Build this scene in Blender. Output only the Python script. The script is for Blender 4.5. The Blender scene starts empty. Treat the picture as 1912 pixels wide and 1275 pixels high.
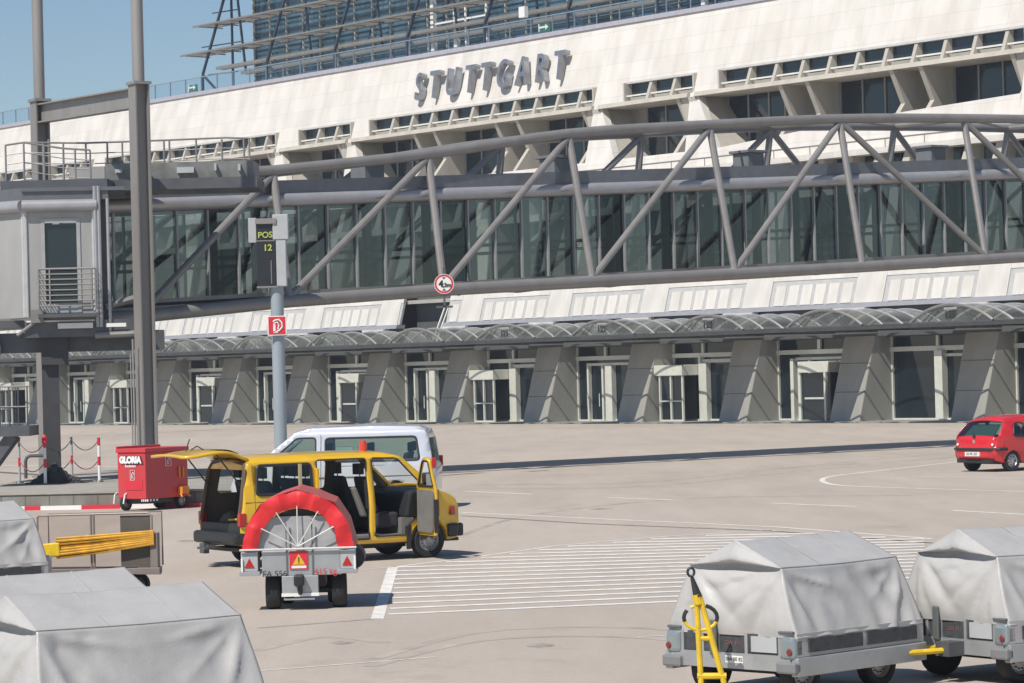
import bpy, bmesh, math, random
from mathutils import Vector, Matrix, noise
from mathutils.geometry import tessellate_polygon
random.seed(7)
R_ = math.radians
SC = bpy.context.scene
COL = SC.collection

# ------------------------------------------------------------------ camera
F, CX, CY, HOR, ROLL = 5600.0, 956.0, 637.5, 690.0, R_(1.5)      # focal length and horizon in photo pixels (1912 wide)
PITCH = math.atan((HOR - CY) / F)
CAMP = Vector((0, 0, 3.2))
_d = Vector((0, math.cos(PITCH), math.sin(PITCH))); _r0 = Vector((1, 0, 0)); _u0 = Vector((0, -math.sin(PITCH), math.cos(PITCH)))
_R = math.cos(ROLL) * _r0 - math.sin(ROLL) * _u0
_U = math.sin(ROLL) * _r0 + math.cos(ROLL) * _u0
cam = bpy.data.objects.new('camera', bpy.data.cameras.new('camera')); COL.objects.link(cam)
cam.matrix_world = Matrix(((_R.x, _U.x, -_d.x, 0), (_R.y, _U.y, -_d.y, 0), (_R.z, _U.z, -_d.z, 3.2), (0, 0, 0, 1)))
cam.data.sensor_width = 36; cam.data.lens = 36 * F / 1912
cam.data.clip_start = 0.5; cam.data.clip_end = 9000
SC.camera = cam
def ray(x, y): return _d + _R * ((x - CX) / F) - _U * ((y - CY) / F)
def G(x, y, z=0.0):                       # where a photo pixel meets the height z
    v = ray(x, y); return CAMP + v * ((z - CAMP.z) / v.z)
def AT(x, y, D):                          # the point D metres deep behind a photo pixel
    v = ray(x, y); return CAMP + v * (D / v.y)

# ------------------------------------------------------------------ sky, sun
SUN_EL, TOSUN = R_(52), Vector((-0.60, -0.80, 0)).normalized()
w = bpy.data.worlds.new('World'); SC.world = w; w.use_nodes = True
nt = w.node_tree; nt.nodes.clear()
sky = nt.nodes.new('ShaderNodeTexSky'); sky.sky_type = 'NISHITA'; sky.sun_disc = False
sky.sun_elevation = SUN_EL; sky.sun_rotation = math.atan2(TOSUN.x, TOSUN.y)
sky.air_density = 1.0; sky.dust_density = 0.0; sky.ozone_density = 4.0
bg = nt.nodes.new('ShaderNodeBackground'); bg.inputs[1].default_value = 0.072
wo = nt.nodes.new('ShaderNodeOutputWorld')
nt.links.new(sky.outputs[0], bg.inputs[0]); nt.links.new(bg.outputs[0], wo.inputs[0])
sun = bpy.data.objects.new('sun', bpy.data.lights.new('sun', 'SUN')); COL.objects.link(sun)
sun.data.energy = 4.1; sun.data.angle = R_(0.53); sun.data.color = (1.0, 0.935, 0.845)
ts = TOSUN * math.cos(SUN_EL) + Vector((0, 0, math.sin(SUN_EL)))
sun.rotation_euler = ts.to_track_quat('Z', 'Y').to_euler()
SC.view_settings.view_transform = 'Standard'; SC.view_settings.look = 'None'
SC.view_settings.exposure = 0.30; SC.view_settings.gamma = 1

# ------------------------------------------------------------------ materials
MATS = {}
def mat(name, col, rough=0.6, metal=0.0, var=0.12, scale=3.0, bump=0.0, bscale=20.0, spec=0.5, coat=0.0, stretch=None, dirt=None, dscale=0.6, damt=0.35):
    if name in MATS: return MATS[name]
    m = bpy.data.materials.new(name); m.use_nodes = True; MATS[name] = m
    t = m.node_tree; b = t.nodes['Principled BSDF']
    b.inputs['Roughness'].default_value = rough; b.inputs['Metallic'].default_value = metal
    b.inputs['Specular IOR Level'].default_value = spec
    if coat: b.inputs['Coat Weight'].default_value = coat; b.inputs['Coat Roughness'].default_value = 0.06
    tc = t.nodes.new('ShaderNodeTexCoord'); mp = t.nodes.new('ShaderNodeMapping')
    t.links.new(tc.outputs['Object'], mp.inputs[0])
    if stretch: mp.inputs['Scale'].default_value = stretch
    n = t.nodes.new('ShaderNodeTexNoise'); n.inputs['Scale'].default_value = scale; n.inputs['Detail'].default_value = 6
    t.links.new(mp.outputs[0], n.inputs[0])
    r = t.nodes.new('ShaderNodeValToRGB')
    r.color_ramp.elements[0].position = 0.3; r.color_ramp.elements[1].position = 0.7
    r.color_ramp.elements[0].color = (*[c * (1 - var) for c in col], 1); r.color_ramp.elements[1].color = (*[min(1, c * (1 + var * 0.6)) for c in col], 1)
    t.links.new(n.outputs[0], r.inputs[0]); out = r.outputs[0]
    if dirt:
        n2 = t.nodes.new('ShaderNodeTexNoise'); n2.inputs['Scale'].default_value = dscale; n2.inputs['Detail'].default_value = 8; n2.inputs['Roughness'].default_value = 0.7
        t.links.new(mp.outputs[0], n2.inputs[0])
        r2 = t.nodes.new('ShaderNodeValToRGB'); r2.color_ramp.elements[0].position = 0.48; r2.color_ramp.elements[1].position = 0.72
        r2.color_ramp.elements[0].color = (0, 0, 0, 1); r2.color_ramp.elements[1].color = (damt, damt, damt, 1)
        mx = t.nodes.new('ShaderNodeMix'); mx.data_type = 'RGBA'
        t.links.new(n2.outputs[0], r2.inputs[0]); t.links.new(r2.outputs[0], mx.inputs['Factor'])
        t.links.new(out, mx.inputs['A']); mx.inputs['B'].default_value = (*dirt, 1); out = mx.outputs['Result']
    t.links.new(out, b.inputs['Base Color'])
    if bump:
        n3 = t.nodes.new('ShaderNodeTexNoise'); n3.inputs['Scale'].default_value = bscale; n3.inputs['Detail'].default_value = 4
        t.links.new(mp.outputs[0], n3.inputs[0])
        bp = t.nodes.new('ShaderNodeBump'); bp.inputs['Strength'].default_value = bump; bp.inputs['Distance'].default_value = 0.02
        t.links.new(n3.outputs[0], bp.inputs['Height']); t.links.new(bp.outputs[0], b.inputs['Normal'])
    return m
def panel_mat(name, col, jw, jh, jcol, mort=0.012, var=0.07, rough=0.6):
    """large cladding panels: thin joints in the plane of the wall, faint tone change from panel to panel"""
    m = bpy.data.materials.new(name); m.use_nodes = True; MATS[name] = m
    t = m.node_tree; b = t.nodes['Principled BSDF']; b.inputs['Roughness'].default_value = rough
    tc = t.nodes.new('ShaderNodeTexCoord'); sp = t.nodes.new('ShaderNodeSeparateXYZ'); cb = t.nodes.new('ShaderNodeCombineXYZ')
    t.links.new(tc.outputs['Object'], sp.inputs[0]); t.links.new(sp.outputs[0], cb.inputs[0]); t.links.new(sp.outputs[2], cb.inputs[1])
    br = t.nodes.new('ShaderNodeTexBrick'); br.offset = 0.0
    br.inputs['Scale'].default_value = 1; br.inputs['Brick Width'].default_value = jw; br.inputs['Row Height'].default_value = jh
    br.inputs['Mortar Size'].default_value = mort; br.inputs['Mortar Smooth'].default_value = 0.2
    br.inputs['Color1'].default_value = (*col, 1); br.inputs['Color2'].default_value = (*[c * (1 - var) for c in col], 1); br.inputs['Mortar'].default_value = (*jcol, 1)
    t.links.new(cb.outputs[0], br.inputs['Vector'])
    mp = t.nodes.new('ShaderNodeMapping'); mp.inputs['Scale'].default_value = (0.5, 0.5, 0.06); t.links.new(tc.outputs['Object'], mp.inputs[0])
    n = t.nodes.new('ShaderNodeTexNoise'); n.inputs['Scale'].default_value = 2.2; n.inputs['Detail'].default_value = 6; t.links.new(mp.outputs[0], n.inputs[0])
    r = t.nodes.new('ShaderNodeValToRGB'); r.color_ramp.elements[0].position = 0.35; r.color_ramp.elements[1].position = 0.6
    r.color_ramp.elements[0].color = (0.885, 0.875, 0.855, 1); r.color_ramp.elements[1].color = (1, 1, 1, 1)
    t.links.new(n.outputs[0], r.inputs[0])
    mx = t.nodes.new('ShaderNodeMix'); mx.data_type = 'RGBA'; mx.blend_type = 'MULTIPLY'; mx.inputs['Factor'].default_value = 1
    t.links.new(br.outputs[0], mx.inputs['A']); t.links.new(r.outputs[0], mx.inputs['B']); t.links.new(mx.outputs['Result'], b.inputs['Base Color'])
    return m
def glass_mat(name, tint, refl=0.06, rough=0.03, gcol=(0.9, 1, 1), fk=0.5, dust=0.0):
    m = bpy.data.materials.new(name); m.use_nodes = True; MATS[name] = m
    t = m.node_tree; t.nodes.clear()
    o = t.nodes.new('ShaderNodeOutputMaterial'); tr = t.nodes.new('ShaderNodeBsdfTransparent'); tr.inputs[0].default_value = (*tint, 1)
    gl = t.nodes.new('ShaderNodeBsdfGlossy'); gl.inputs['Roughness'].default_value = rough; gl.inputs[0].default_value = (*gcol, 1)
    fr = t.nodes.new('ShaderNodeLayerWeight'); fr.inputs[0].default_value = 0.5; pw = t.nodes.new('ShaderNodeMath'); pw.operation = 'POWER'; pw.inputs[1].default_value = 3.0; t.links.new(fr.outputs['Facing'], pw.inputs[0])
    ma = t.nodes.new('ShaderNodeMath'); ma.operation = 'MULTIPLY_ADD'; ma.inputs[1].default_value = fk; ma.inputs[2].default_value = refl
    mx = t.nodes.new('ShaderNodeMixShader')
    t.links.new(pw.outputs[0], ma.inputs[0]); t.links.new(ma.outputs[0], mx.inputs[0]); t.links.new(tr.outputs[0], mx.inputs[1]); t.links.new(gl.outputs[0], mx.inputs[2])
    if dust:
        df = t.nodes.new('ShaderNodeBsdfDiffuse'); df.inputs[0].default_value = (0.55, 0.55, 0.52, 1); m2 = t.nodes.new('ShaderNodeMixShader'); nz = t.nodes.new('ShaderNodeTexNoise'); nz.inputs['Scale'].default_value = 0.9; nz.inputs['Detail'].default_value = 5
        mm = t.nodes.new('ShaderNodeMath'); mm.operation = 'MULTIPLY'; mm.inputs[1].default_value = dust * 2; tc = t.nodes.new('ShaderNodeTexCoord'); t.links.new(tc.outputs['Object'], nz.inputs[0]); t.links.new(nz.outputs[0], mm.inputs[0]); t.links.new(mm.outputs[0], m2.inputs[0]); t.links.new(mx.outputs[0], m2.inputs[1]); t.links.new(df.outputs[0], m2.inputs[2]); t.links.new(m2.outputs[0], o.inputs[0])
    else: t.links.new(mx.outputs[0], o.inputs[0])
    return m
def emit_mat(name, col, s):
    m = bpy.data.materials.new(name); m.use_nodes = True; MATS[name] = m
    b = m.node_tree.nodes['Principled BSDF']; b.inputs['Base Color'].default_value = (*col, 1); b.inputs['Emission Color'].default_value = (*col, 1); b.inputs['Emission Strength'].default_value = s
    return m
WHITEPANEL = panel_mat('white_cladding', (0.70, 0.675, 0.635), 2.19, 1.02, (0.53, 0.51, 0.48))
SKIRTW = mat('skirt_white', (0.66, 0.635, 0.59), 0.6, var=0.16, scale=1.2, stretch=(1, 1, 0.15))
SKIRTG = mat('skirt_grey', (0.47, 0.47, 0.465), 0.5, var=0.1)
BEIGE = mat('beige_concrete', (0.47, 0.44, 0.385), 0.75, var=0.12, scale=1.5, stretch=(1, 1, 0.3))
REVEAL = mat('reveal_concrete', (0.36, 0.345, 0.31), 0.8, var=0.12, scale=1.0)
PIER = mat('pier_concrete', (0.40, 0.39, 0.36), 0.8, var=0.13, scale=0.9, bump=0.3, dirt=(0.27, 0.265, 0.25), damt=0.4, stretch=(1, 1, 0.4))
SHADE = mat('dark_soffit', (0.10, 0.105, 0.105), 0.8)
WFRAME = mat('white_frame', (0.74, 0.74, 0.68), 0.45, var=0.08)
STEEL = mat('bridge_steel', (0.262, 0.252, 0.243), 0.42, 0.2, var=0.10, scale=2.0, dirt=(0.17, 0.15, 0.14), dscale=1.2, damt=0.4)
EAVE = mat('eave_metal', (0.42, 0.42, 0.44), 0.32, 0.35, var=0.08)
DSTEEL = mat('dark_steel', (0.115, 0.12, 0.13), 0.45, 0.3, var=0.15)
MASTM = mat('mast_steel', (0.30, 0.29, 0.275), 0.5, 0.2, var=0.14, scale=1.5, stretch=(1, 1, 0.12), dirt=(0.18, 0.16, 0.15), damt=0.5)
CABIN = mat('cabin_paint', (0.37, 0.37, 0.36), 0.42, 0.1, var=0.10, scale=1.5, stretch=(1, 1, 0.3), dirt=(0.22, 0.21, 0.2), damt=0.4)
DARKG = mat('dark_glass', (0.014, 0.026, 0.036), 0.08, 0.0, var=0.4, scale=0.25, spec=0.7)
HALLG = mat('hall_glass', (0.065, 0.125, 0.17), 0.07, 0.0, var=0.7, scale=0.3, spec=0.9, stretch=(1, 1, 0.25))
TEALG = mat('teal_glass', (0.03, 0.075, 0.08), 0.12, 0.0, var=0.6, scale=0.5, spec=0.6, stretch=(1, 1, 0.2))
BGLASS = glass_mat('bridge_glass', (0.38, 0.46, 0.48), 0.07)
def vary_glass(m, lo, hi, sc):             # tint and reflection change from pane to pane
    t = m.node_tree; tr = [n for n in t.nodes if n.type == 'BSDF_TRANSPARENT'][0]; ma = [n for n in t.nodes if n.type == 'MATH' and n.operation == 'MULTIPLY_ADD'][0]
    tc = t.nodes.new('ShaderNodeTexCoord'); sx = t.nodes.new('ShaderNodeSeparateXYZ'); t.links.new(tc.outputs['Object'], sx.inputs[0])
    d = t.nodes.new('ShaderNodeMath'); d.operation = 'DIVIDE'; d.inputs[1].default_value = sc; t.links.new(sx.outputs[0], d.inputs[0])
    a = t.nodes.new('ShaderNodeMath'); a.operation = 'ADD'; a.inputs[1].default_value = 0.56; t.links.new(d.outputs[0], a.inputs[0])
    fl = t.nodes.new('ShaderNodeMath'); fl.operation = 'FLOOR'; t.links.new(a.outputs[0], fl.inputs[0])
    wn = t.nodes.new('ShaderNodeTexWhiteNoise'); wn.noise_dimensions = '1D'; t.links.new(fl.outputs[0], wn.inputs['W'])
    r = t.nodes.new('ShaderNodeValToRGB'); r.color_ramp.elements[0].color = (*lo, 1); r.color_ramp.elements[1].color = (*hi, 1); t.links.new(wn.outputs['Value'], r.inputs[0]); t.links.new(r.outputs[0], tr.inputs[0])
    q = t.nodes.new('ShaderNodeMath'); q.operation = 'MULTIPLY_ADD'; q.inputs[1].default_value = 0.13; q.inputs[2].default_value = 0.03; t.links.new(wn.outputs['Value'], q.inputs[0]); t.links.new(q.outputs[0], ma.inputs[2])
vary_glass(BGLASS, (0.22, 0.265, 0.28), (0.58, 0.62, 0.62), 1.08)
BALG = glass_mat('balustrade_glass', (0.93, 0.95, 0.97), 0.0, fk=0.3)
CGLASS = glass_mat('canopy_glass', (0.84, 0.86, 0.83), 0.06, 0.25, dust=0.08)
VGLASS = glass_mat('vehicle_glass', (0.62, 0.68, 0.66), 0.06)
CLEARG = glass_mat('clear_glass', (0.88, 0.92, 0.90), 0.04)
TEALV = glass_mat('tinted_vehicle_glass', (0.62, 0.74, 0.68), 0.10)
LETTER = mat('letter_metal', (0.33, 0.345, 0.37), 0.3, 0.6, var=0.15)
LOUV = mat('louvre_metal', (0.25, 0.24, 0.215), 0.5, 0.2, var=0.15)
APRON = None
LINEW = mat('line_paint', (0.80, 0.78, 0.74), 0.7, var=0.14, scale=6, dirt=(0.5, 0.45, 0.4), dscale=2.5, damt=0.9)
JOINT = mat('joint_tar', (0.13, 0.125, 0.115), 0.8, var=0.2)
COVER = mat('tarp_grey', (0.45, 0.445, 0.435), 0.40, 0.0, var=0.07, scale=4, dirt=(0.34, 0.335, 0.33), dscale=1.6, damt=0.6, bump=0.12, bscale=60)
ALU = mat('aluminium', (0.46, 0.48, 0.49), 0.36, 0.5, var=0.14, scale=6, dirt=(0.25, 0.25, 0.25), dscale=3, damt=0.5)
MESHD = mat('dark_netting', (0.06, 0.065, 0.07), 0.6, var=0.4, scale=12)
RUBBER = mat('rubber', (0.022, 0.022, 0.024), 0.75, var=0.3)
BLACK = mat('black_plastic', (0.025, 0.026, 0.028), 0.5, var=0.2)
YEL = mat('van_yellow', (0.74, 0.445, 0.02), 0.28, 0.0, var=0.05, coat=0.6, dirt=(0.50, 0.30, 0.05), dscale=2, damt=0.25)
YBAR = mat('bar_yellow', (0.78, 0.53, 0.02), 0.45, var=0.1, scale=8, dirt=(0.3, 0.22, 0.08), dscale=7, damt=0.5)
ORANGE = mat('orange_paint', (0.8, 0.28, 0.02), 0.5)
SILVER = mat('van_silver', (0.66, 0.68, 0.74), 0.24, 0.25, var=0.03, coat=0.7)
REDP = mat('car_red', (0.62, 0.022, 0.03), 0.25, var=0.04, coat=0.7)
REDC = mat('cart_red', (0.56, 0.045, 0.055), 0.4, var=0.08, scale=2, dirt=(0.35, 0.08, 0.08), dscale=3, damt=0.5)
REDT = mat('tarp_red', (0.66, 0.025, 0.03), 0.38, var=0.06, bump=0.15, bscale=30)
REDS = mat('sign_red', (0.62, 0.03, 0.05), 0.4, var=0.05)
WHITES = mat('sign_white', (0.80, 0.80, 0.78), 0.45, var=0.04)
SEAT = mat('seat_fabric', (0.035, 0.036, 0.04), 0.85, var=0.25, scale=10)
TRIM = mat('door_trim', (0.19, 0.185, 0.175), 0.7, var=0.15)
GREYB = mat('junction_box', (0.42, 0.44, 0.45), 0.5, var=0.08)
POLEB = mat('pole_paint', (0.33, 0.38, 0.42), 0.4, 0.1, var=0.08, stretch=(1, 1, 0.2))
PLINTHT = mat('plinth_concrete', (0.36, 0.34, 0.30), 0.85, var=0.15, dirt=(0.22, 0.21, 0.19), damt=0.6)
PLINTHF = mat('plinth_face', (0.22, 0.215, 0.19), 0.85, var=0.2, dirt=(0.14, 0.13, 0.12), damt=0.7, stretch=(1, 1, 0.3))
ROCK = mat('dark_rubble', (0.05, 0.05, 0.055), 0.9, var=0.4, scale=9, bump=0.8)
TAILR = mat('tail_lamp', (0.45, 0.012, 0.012), 0.2, coat=0.5)
GREENS = mat('exit_green', (0.04, 0.16, 0.10), 0.5)
AMBER = mat('beacon_red', (0.62, 0.05, 0.015), 0.25, coat=0.5)

# ------------------------------------------------------------------ mesh helpers
def link(o, parent=None):
    COL.objects.link(o)
    if parent is not None: o.parent = parent
    return o
def mk(name, verts, faces, m, parent=None, smooth=False, bevel=0.0, loc=None, rot=None, segs=2, solid=0.0, ang=35):
    me = bpy.data.meshes.new(name); me.from_pydata([tuple(v) for v in verts], [], faces); me.update()
    bm = bmesh.new(); bm.from_mesh(me); bmesh.ops.recalc_face_normals(bm, faces=bm.faces); bm.to_mesh(me); bm.free()
    o = bpy.data.objects.new(name, me); link(o, parent)
    if m: me.materials.append(m)
    fin(o, smooth, bevel, segs, solid, ang)
    if loc is not None: o.location = loc
    if rot is not None: o.rotation_euler = rot
    return o
def fin(o, smooth, bevel=0, segs=2, solid=0, ang=35):
    if smooth:
        o.data.polygons.foreach_set('use_smooth', [True] * len(o.data.polygons))
        try: o.data.set_sharp_from_angle(angle=R_(ang))
        except Exception: pass
    if solid:
        s = o.modifiers.new('s', 'SOLIDIFY'); s.thickness = solid; s.offset = 0
    if bevel:
        b = o.modifiers.new('b', 'BEVEL'); b.width = bevel; b.segments = segs; b.limit_method = 'ANGLE'; b.angle_limit = R_(40)
class MB:
    def __init__(s): s.v = []; s.f = []
    def add(s, vs, fs):
        k = len(s.v); s.v += [tuple(v) for v in vs]; s.f += [tuple(i + k for i in f) for f in fs]; return s
    def box(s, x0, x1, y0, y1, z0, z1): return s.hexa([(x0, y0, z0), (x1, y0, z0), (x1, y1, z0), (x0, y1, z0), (x0, y0, z1), (x1, y0, z1), (x1, y1, z1), (x0, y1, z1)])
    def hexa(s, p): return s.add(p, [(0, 3, 2, 1), (4, 5, 6, 7), (0, 1, 5, 4), (1, 2, 6, 5), (2, 3, 7, 6), (3, 0, 4, 7)])
    def cbox(s, c, sx, sy, sz): return s.box(c[0] - sx / 2, c[0] + sx / 2, c[1] - sy / 2, c[1] + sy / 2, c[2] - sz / 2, c[2] + sz / 2)
    def prism(s, poly, fn, a, b):         # polygon in 2D, fn(u, v, w) -> 3D
        n = len(poly); vs = [fn(u, v, a) for u, v in poly] + [fn(u, v, b) for u, v in poly]
        return s.add(vs, [tuple(range(n)), tuple(range(2 * n - 1, n - 1, -1))] + [(i, i + n, (i + 1) % n + n, (i + 1) % n) for i in range(n)])
    def tube(s, p0, p1, r, n=10, r1=None, cap=True):
        p0 = Vector(p0); p1 = Vector(p1); d = (p1 - p0).normalized(); a = d.orthogonal().normalized(); b = d.cross(a)
        r1 = r if r1 is None else r1
        vs = []
        for p, q in ((p0, r), (p1, r1)):
            for i in range(n):
                t = 2 * math.pi * i / n; vs.append(p + (a * math.cos(t) + b * math.sin(t)) * q)
        fs = [(i, (i + 1) % n, (i + 1) % n + n, i + n) for i in range(n)]
        if cap: fs += [tuple(range(n - 1, -1, -1)), tuple(range(n, 2 * n))]
        return s.add(vs, fs)
    def path(s, pts, r, n=8):
        pts = [Vector(p) for p in pts]; rings = []; prev = None
        for i, p in enumerate(pts):
            d = (pts[min(i + 1, len(pts) - 1)] - pts[max(i - 1, 0)]).normalized()
            a = d.orthogonal().normalized() if prev is None else (prev - d * prev.dot(d)).normalized()
            prev = a; b = d.cross(a); rings.append([p + (a * math.cos(2 * math.pi * k / n) + b * math.sin(2 * math.pi * k / n)) * r for k in range(n)])
        vs = [v for rg in rings for v in rg]; fs = []
        for i in range(len(pts) - 1):
            for k in range(n): fs.append((i * n + k, i * n + (k + 1) % n, (i + 1) * n + (k + 1) % n, (i + 1) * n + k))
        fs += [tuple(range(n - 1, -1, -1)), tuple(range((len(pts) - 1) * n, len(pts) * n))]
        return s.add(vs, fs)
    def beam(s, p0, p1, w, h, up=(0, 0, 1)):
        p0 = Vector(p0); p1 = Vector(p1); d = (p1 - p0).normalized(); up = Vector(up)
        a = d.cross(up).normalized() if abs(d.dot(up)) < 0.99 else Vector((1, 0, 0)); b = a.cross(d).normalized()
        q = []
        for p in (p0, p1):
            for sa, sb in ((-1, -1), (1, -1), (1, 1), (-1, 1)): q.append(p + a * sa * w / 2 + b * sb * h / 2)
        return s.hexa(q)
    def lathe(s, prof, c, axis='y', n=24):   # prof: (radius, along)
        vs = []; m = len(prof)
        for i in range(n):
            t = 2 * math.pi * i / n
            for r, a in prof:
                if axis == 'y': vs.append((c[0] + r * math.cos(t), c[1] + a, c[2] + r * math.sin(t)))
                else: vs.append((c[0] + r * math.cos(t), c[1] + r * math.sin(t), c[2] + a))
        fs = []
        for i in range(n):
            for k in range(m - 1):
                j = (i + 1) % n; fs.append((i * m + k, i * m + k + 1, j * m + k + 1, j * m + k))
        return s.add(vs, fs)
    def grid(s, fn, nu, nv):
        vs = [fn(i / nu, j / nv) for j in range(nv + 1) for i in range(nu + 1)]
        return s.add(vs, [(j * (nu + 1) + i, j * (nu + 1) + i + 1, (j + 1) * (nu + 1) + i + 1, (j + 1) * (nu + 1) + i) for j in range(nv) for i in range(nu)])
    def build(s, name, m, parent=None, smooth=False, bevel=0.0, **k): return mk(name, s.v, s.f, m, parent, smooth, bevel, **k)
def islands(mb, name, m, parent, **k):     # every loose piece of the collected mesh becomes a part of its own
    par = list(range(len(mb.v)))
    def find(i):
        while par[i] != i: par[i] = par[par[i]]; i = par[i]
        return i
    for f in mb.f:
        for j in f[1:]: par[find(f[0])] = find(j)
    groups = {}
    for f in mb.f: groups.setdefault(find(f[0]), []).append(f)
    for fs in groups.values():
        ids = sorted({i for f in fs for i in f}); mp = {v: n for n, v in enumerate(ids)}
        mk(name, [mb.v[i] for i in ids], [tuple(mp[i] for i in f) for f in fs], m, parent, **k)
def inst(src, name, parent, loc, rot=None, scale=None):
    o = bpy.data.objects.new(name, src.data)
    for md in src.modifiers:
        n = o.modifiers.new(md.name, md.type)
        for p in ('width', 'segments', 'limit_method', 'angle_limit', 'thickness', 'offset'):
            if hasattr(md, p):
                try: setattr(n, p, getattr(md, p))
                except Exception: pass
    link(o, parent); o.location = loc
    if rot is not None: o.rotation_euler = rot
    if scale is not None: o.scale = scale
    return o
def tag(o, label=None, cat=None, group=None, kind=None):
    if label: o['label'] = label
    if cat: o['category'] = cat
    if group: o['group'] = group
    if kind: o['kind'] = kind
    return o
def thing(name, label, cat, loc=(0, 0, 0), rz=0.0, group=None, scale=1.0):
    o = bpy.data.objects.new(name, None); link(o); o.location = loc; o.rotation_euler = (0, 0, rz); o.empty_display_size = 0.3
    o.scale = (scale,) * 3
    return tag(o, label, cat, group)
def copy_tree(o, parent=None):
    c = o.copy(); COL.objects.link(c); c.parent = parent
    for ch in [x for x in list(COL.objects) if x.parent == o]: copy_tree(ch, c)
    return c
def text(body, size, depth, m, parent, M, name='lettering', ext=0.0, bold=0.0, xs=1.0, center=True):
    cu = bpy.data.curves.new('t', 'FONT'); cu.body = body; cu.size = size; cu.extrude = depth / 2; cu.offset = bold
    if center: cu.align_x = 'CENTER'; cu.align_y = 'CENTER'
    to = bpy.data.objects.new('t', cu); COL.objects.link(to)
    dg = bpy.context.evaluated_depsgraph_get(); dg.update()
    me = bpy.data.meshes.new_from_object(to.evaluated_get(dg)); bpy.data.objects.remove(to); bpy.data.curves.remove(cu)
    me.transform(M @ Matrix.Diagonal((xs, 1, 1, 1))); me.materials.clear(); me.materials.append(m); me.name = name
    o = bpy.data.objects.new(name, me); link(o, parent); return o
def frame_m(o, ex, ey):                    # matrix that lays text in the plane of ex (right) and ey (up)
    ex = Vector(ex).normalized(); ey = Vector(ey).normalized(); ez = ex.cross(ey)
    return Matrix(((ex.x, ey.x, ez.x, o[0]), (ex.y, ey.y, ez.y, o[1]), (ex.z, ey.z, ez.z, o[2]), (0, 0, 0, 1)))
def rnd(poly, r, n=4):                     # round the corners of a 2D polygon
    out = []; L = len(poly)
    for i in range(L):
        p = Vector(poly[i][:2]); a = Vector(poly[i - 1][:2]); b = Vector(poly[(i + 1) % L][:2])
        rr = poly[i][2] if len(poly[i]) > 2 else r
        if rr <= 0: out.append((p.x, p.y)); continue
        rr = min(rr, (a - p).length * 0.45, (b - p).length * 0.45)
        s = p + (a - p).normalized() * rr; e = p + (b - p).normalized() * rr
        for k in range(n + 1):
            t = k / n; q = s * (1 - t) ** 2 + p * 2 * t * (1 - t) + e * t * t; out.append((q.x, q.y))
    return out
# ------------------------------------------------------------------ ground
def apron_mat():
    m = bpy.data.materials.new('apron_concrete'); m.use_nodes = True
    t = m.node_tree; b = t.nodes['Principled BSDF']; b.inputs['Roughness'].default_value = 0.85
    tc = t.nodes.new('ShaderNodeTexCoord')
    def nz(scale, det, rough, sc=(1, 1, 1)):
        mp = t.nodes.new('ShaderNodeMapping'); mp.inputs['Scale'].default_value = sc; mp.inputs['Rotation'].default_value = (0, 0, 0.9)
        n = t.nodes.new('ShaderNodeTexNoise'); n.inputs['Scale'].default_value = scale; n.inputs['Detail'].default_value = det; n.inputs['Roughness'].default_value = rough
        t.links.new(tc.outputs['Object'], mp.inputs[0]); t.links.new(mp.outputs[0], n.inputs[0]); return n.outputs[0]
    def ramp(x, p0, p1, c0, c1):
        r = t.nodes.new('ShaderNodeValToRGB'); r.color_ramp.elements[0].position = p0; r.color_ramp.elements[1].position = p1
        r.color_ramp.elements[0].color = (*c0, 1); r.color_ramp.elements[1].color = (*c1, 1); t.links.new(x, r.inputs[0]); return r.outputs[0]
    def mul(a, c):
        x = t.nodes.new('ShaderNodeMix'); x.data_type = 'RGBA'; x.blend_type = 'MULTIPLY'; x.inputs['Factor'].default_value = 1
        t.links.new(a, x.inputs['A']); t.links.new(c, x.inputs['B']); return x.outputs['Result']
    a = ramp(nz(0.05, 4, 0.5), 0.35, 0.65, (0.45, 0.395, 0.335), (0.51, 0.445, 0.38))
    a = mul(a, ramp(nz(0.7, 8, 0.7, (1, 0.16, 1)), 0.35, 0.65, (0.86, 0.86, 0.87), (1, 1, 1)))
    a = mul(a, ramp(nz(14, 6, 0.7), 0.3, 0.7, (0.90, 0.90, 0.90), (1.04, 1.04, 1.04)))
    a = mul(a, ramp(nz(0.33, 7, 0.75), 0.57, 0.72, (1, 1, 1), (0.80, 0.79, 0.78)))
    t.links.new(a, b.inputs['Base Color']); return m
APRON = apron_mat()
g = MB(); g.add([(-3000, -200, 0), (3000, -200, 0), (3000, 5000, 0), (-3000, 5000, 0)], [(0, 1, 2, 3)])
tag(g.build('apron_ground', APRON), kind='structure')
def strip(pts, wid, z=0.004, m=LINEW, name='road_marking'):
    pts = [Vector((p[0], p[1], 0)) for p in pts]; vs = []; n = len(pts)
    for i, p in enumerate(pts):
        d = (pts[min(i + 1, n - 1)] - pts[max(i - 1, 0)]).normalized(); nn = Vector((-d.y, d.x, 0)) * wid / 2
        vs += [p + nn + Vector((0, 0, z)), p - nn + Vector((0, 0, z))]
    mk(name, vs, [(2 * i, 2 * i + 1, 2 * i + 3, 2 * i + 2) for i in range(n - 1)], m)['kind'] = 'structure'
def gp(l): return [G(x, y)[:2] for x, y in l]
for a, b in (((865, 917), (995, 923)), ((1133, 929), (1278, 934.5)), ((1437, 939.5), (1600, 946)), ((1778, 953), (1950, 963))): strip(gp([a, b]), 0.16)
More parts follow.
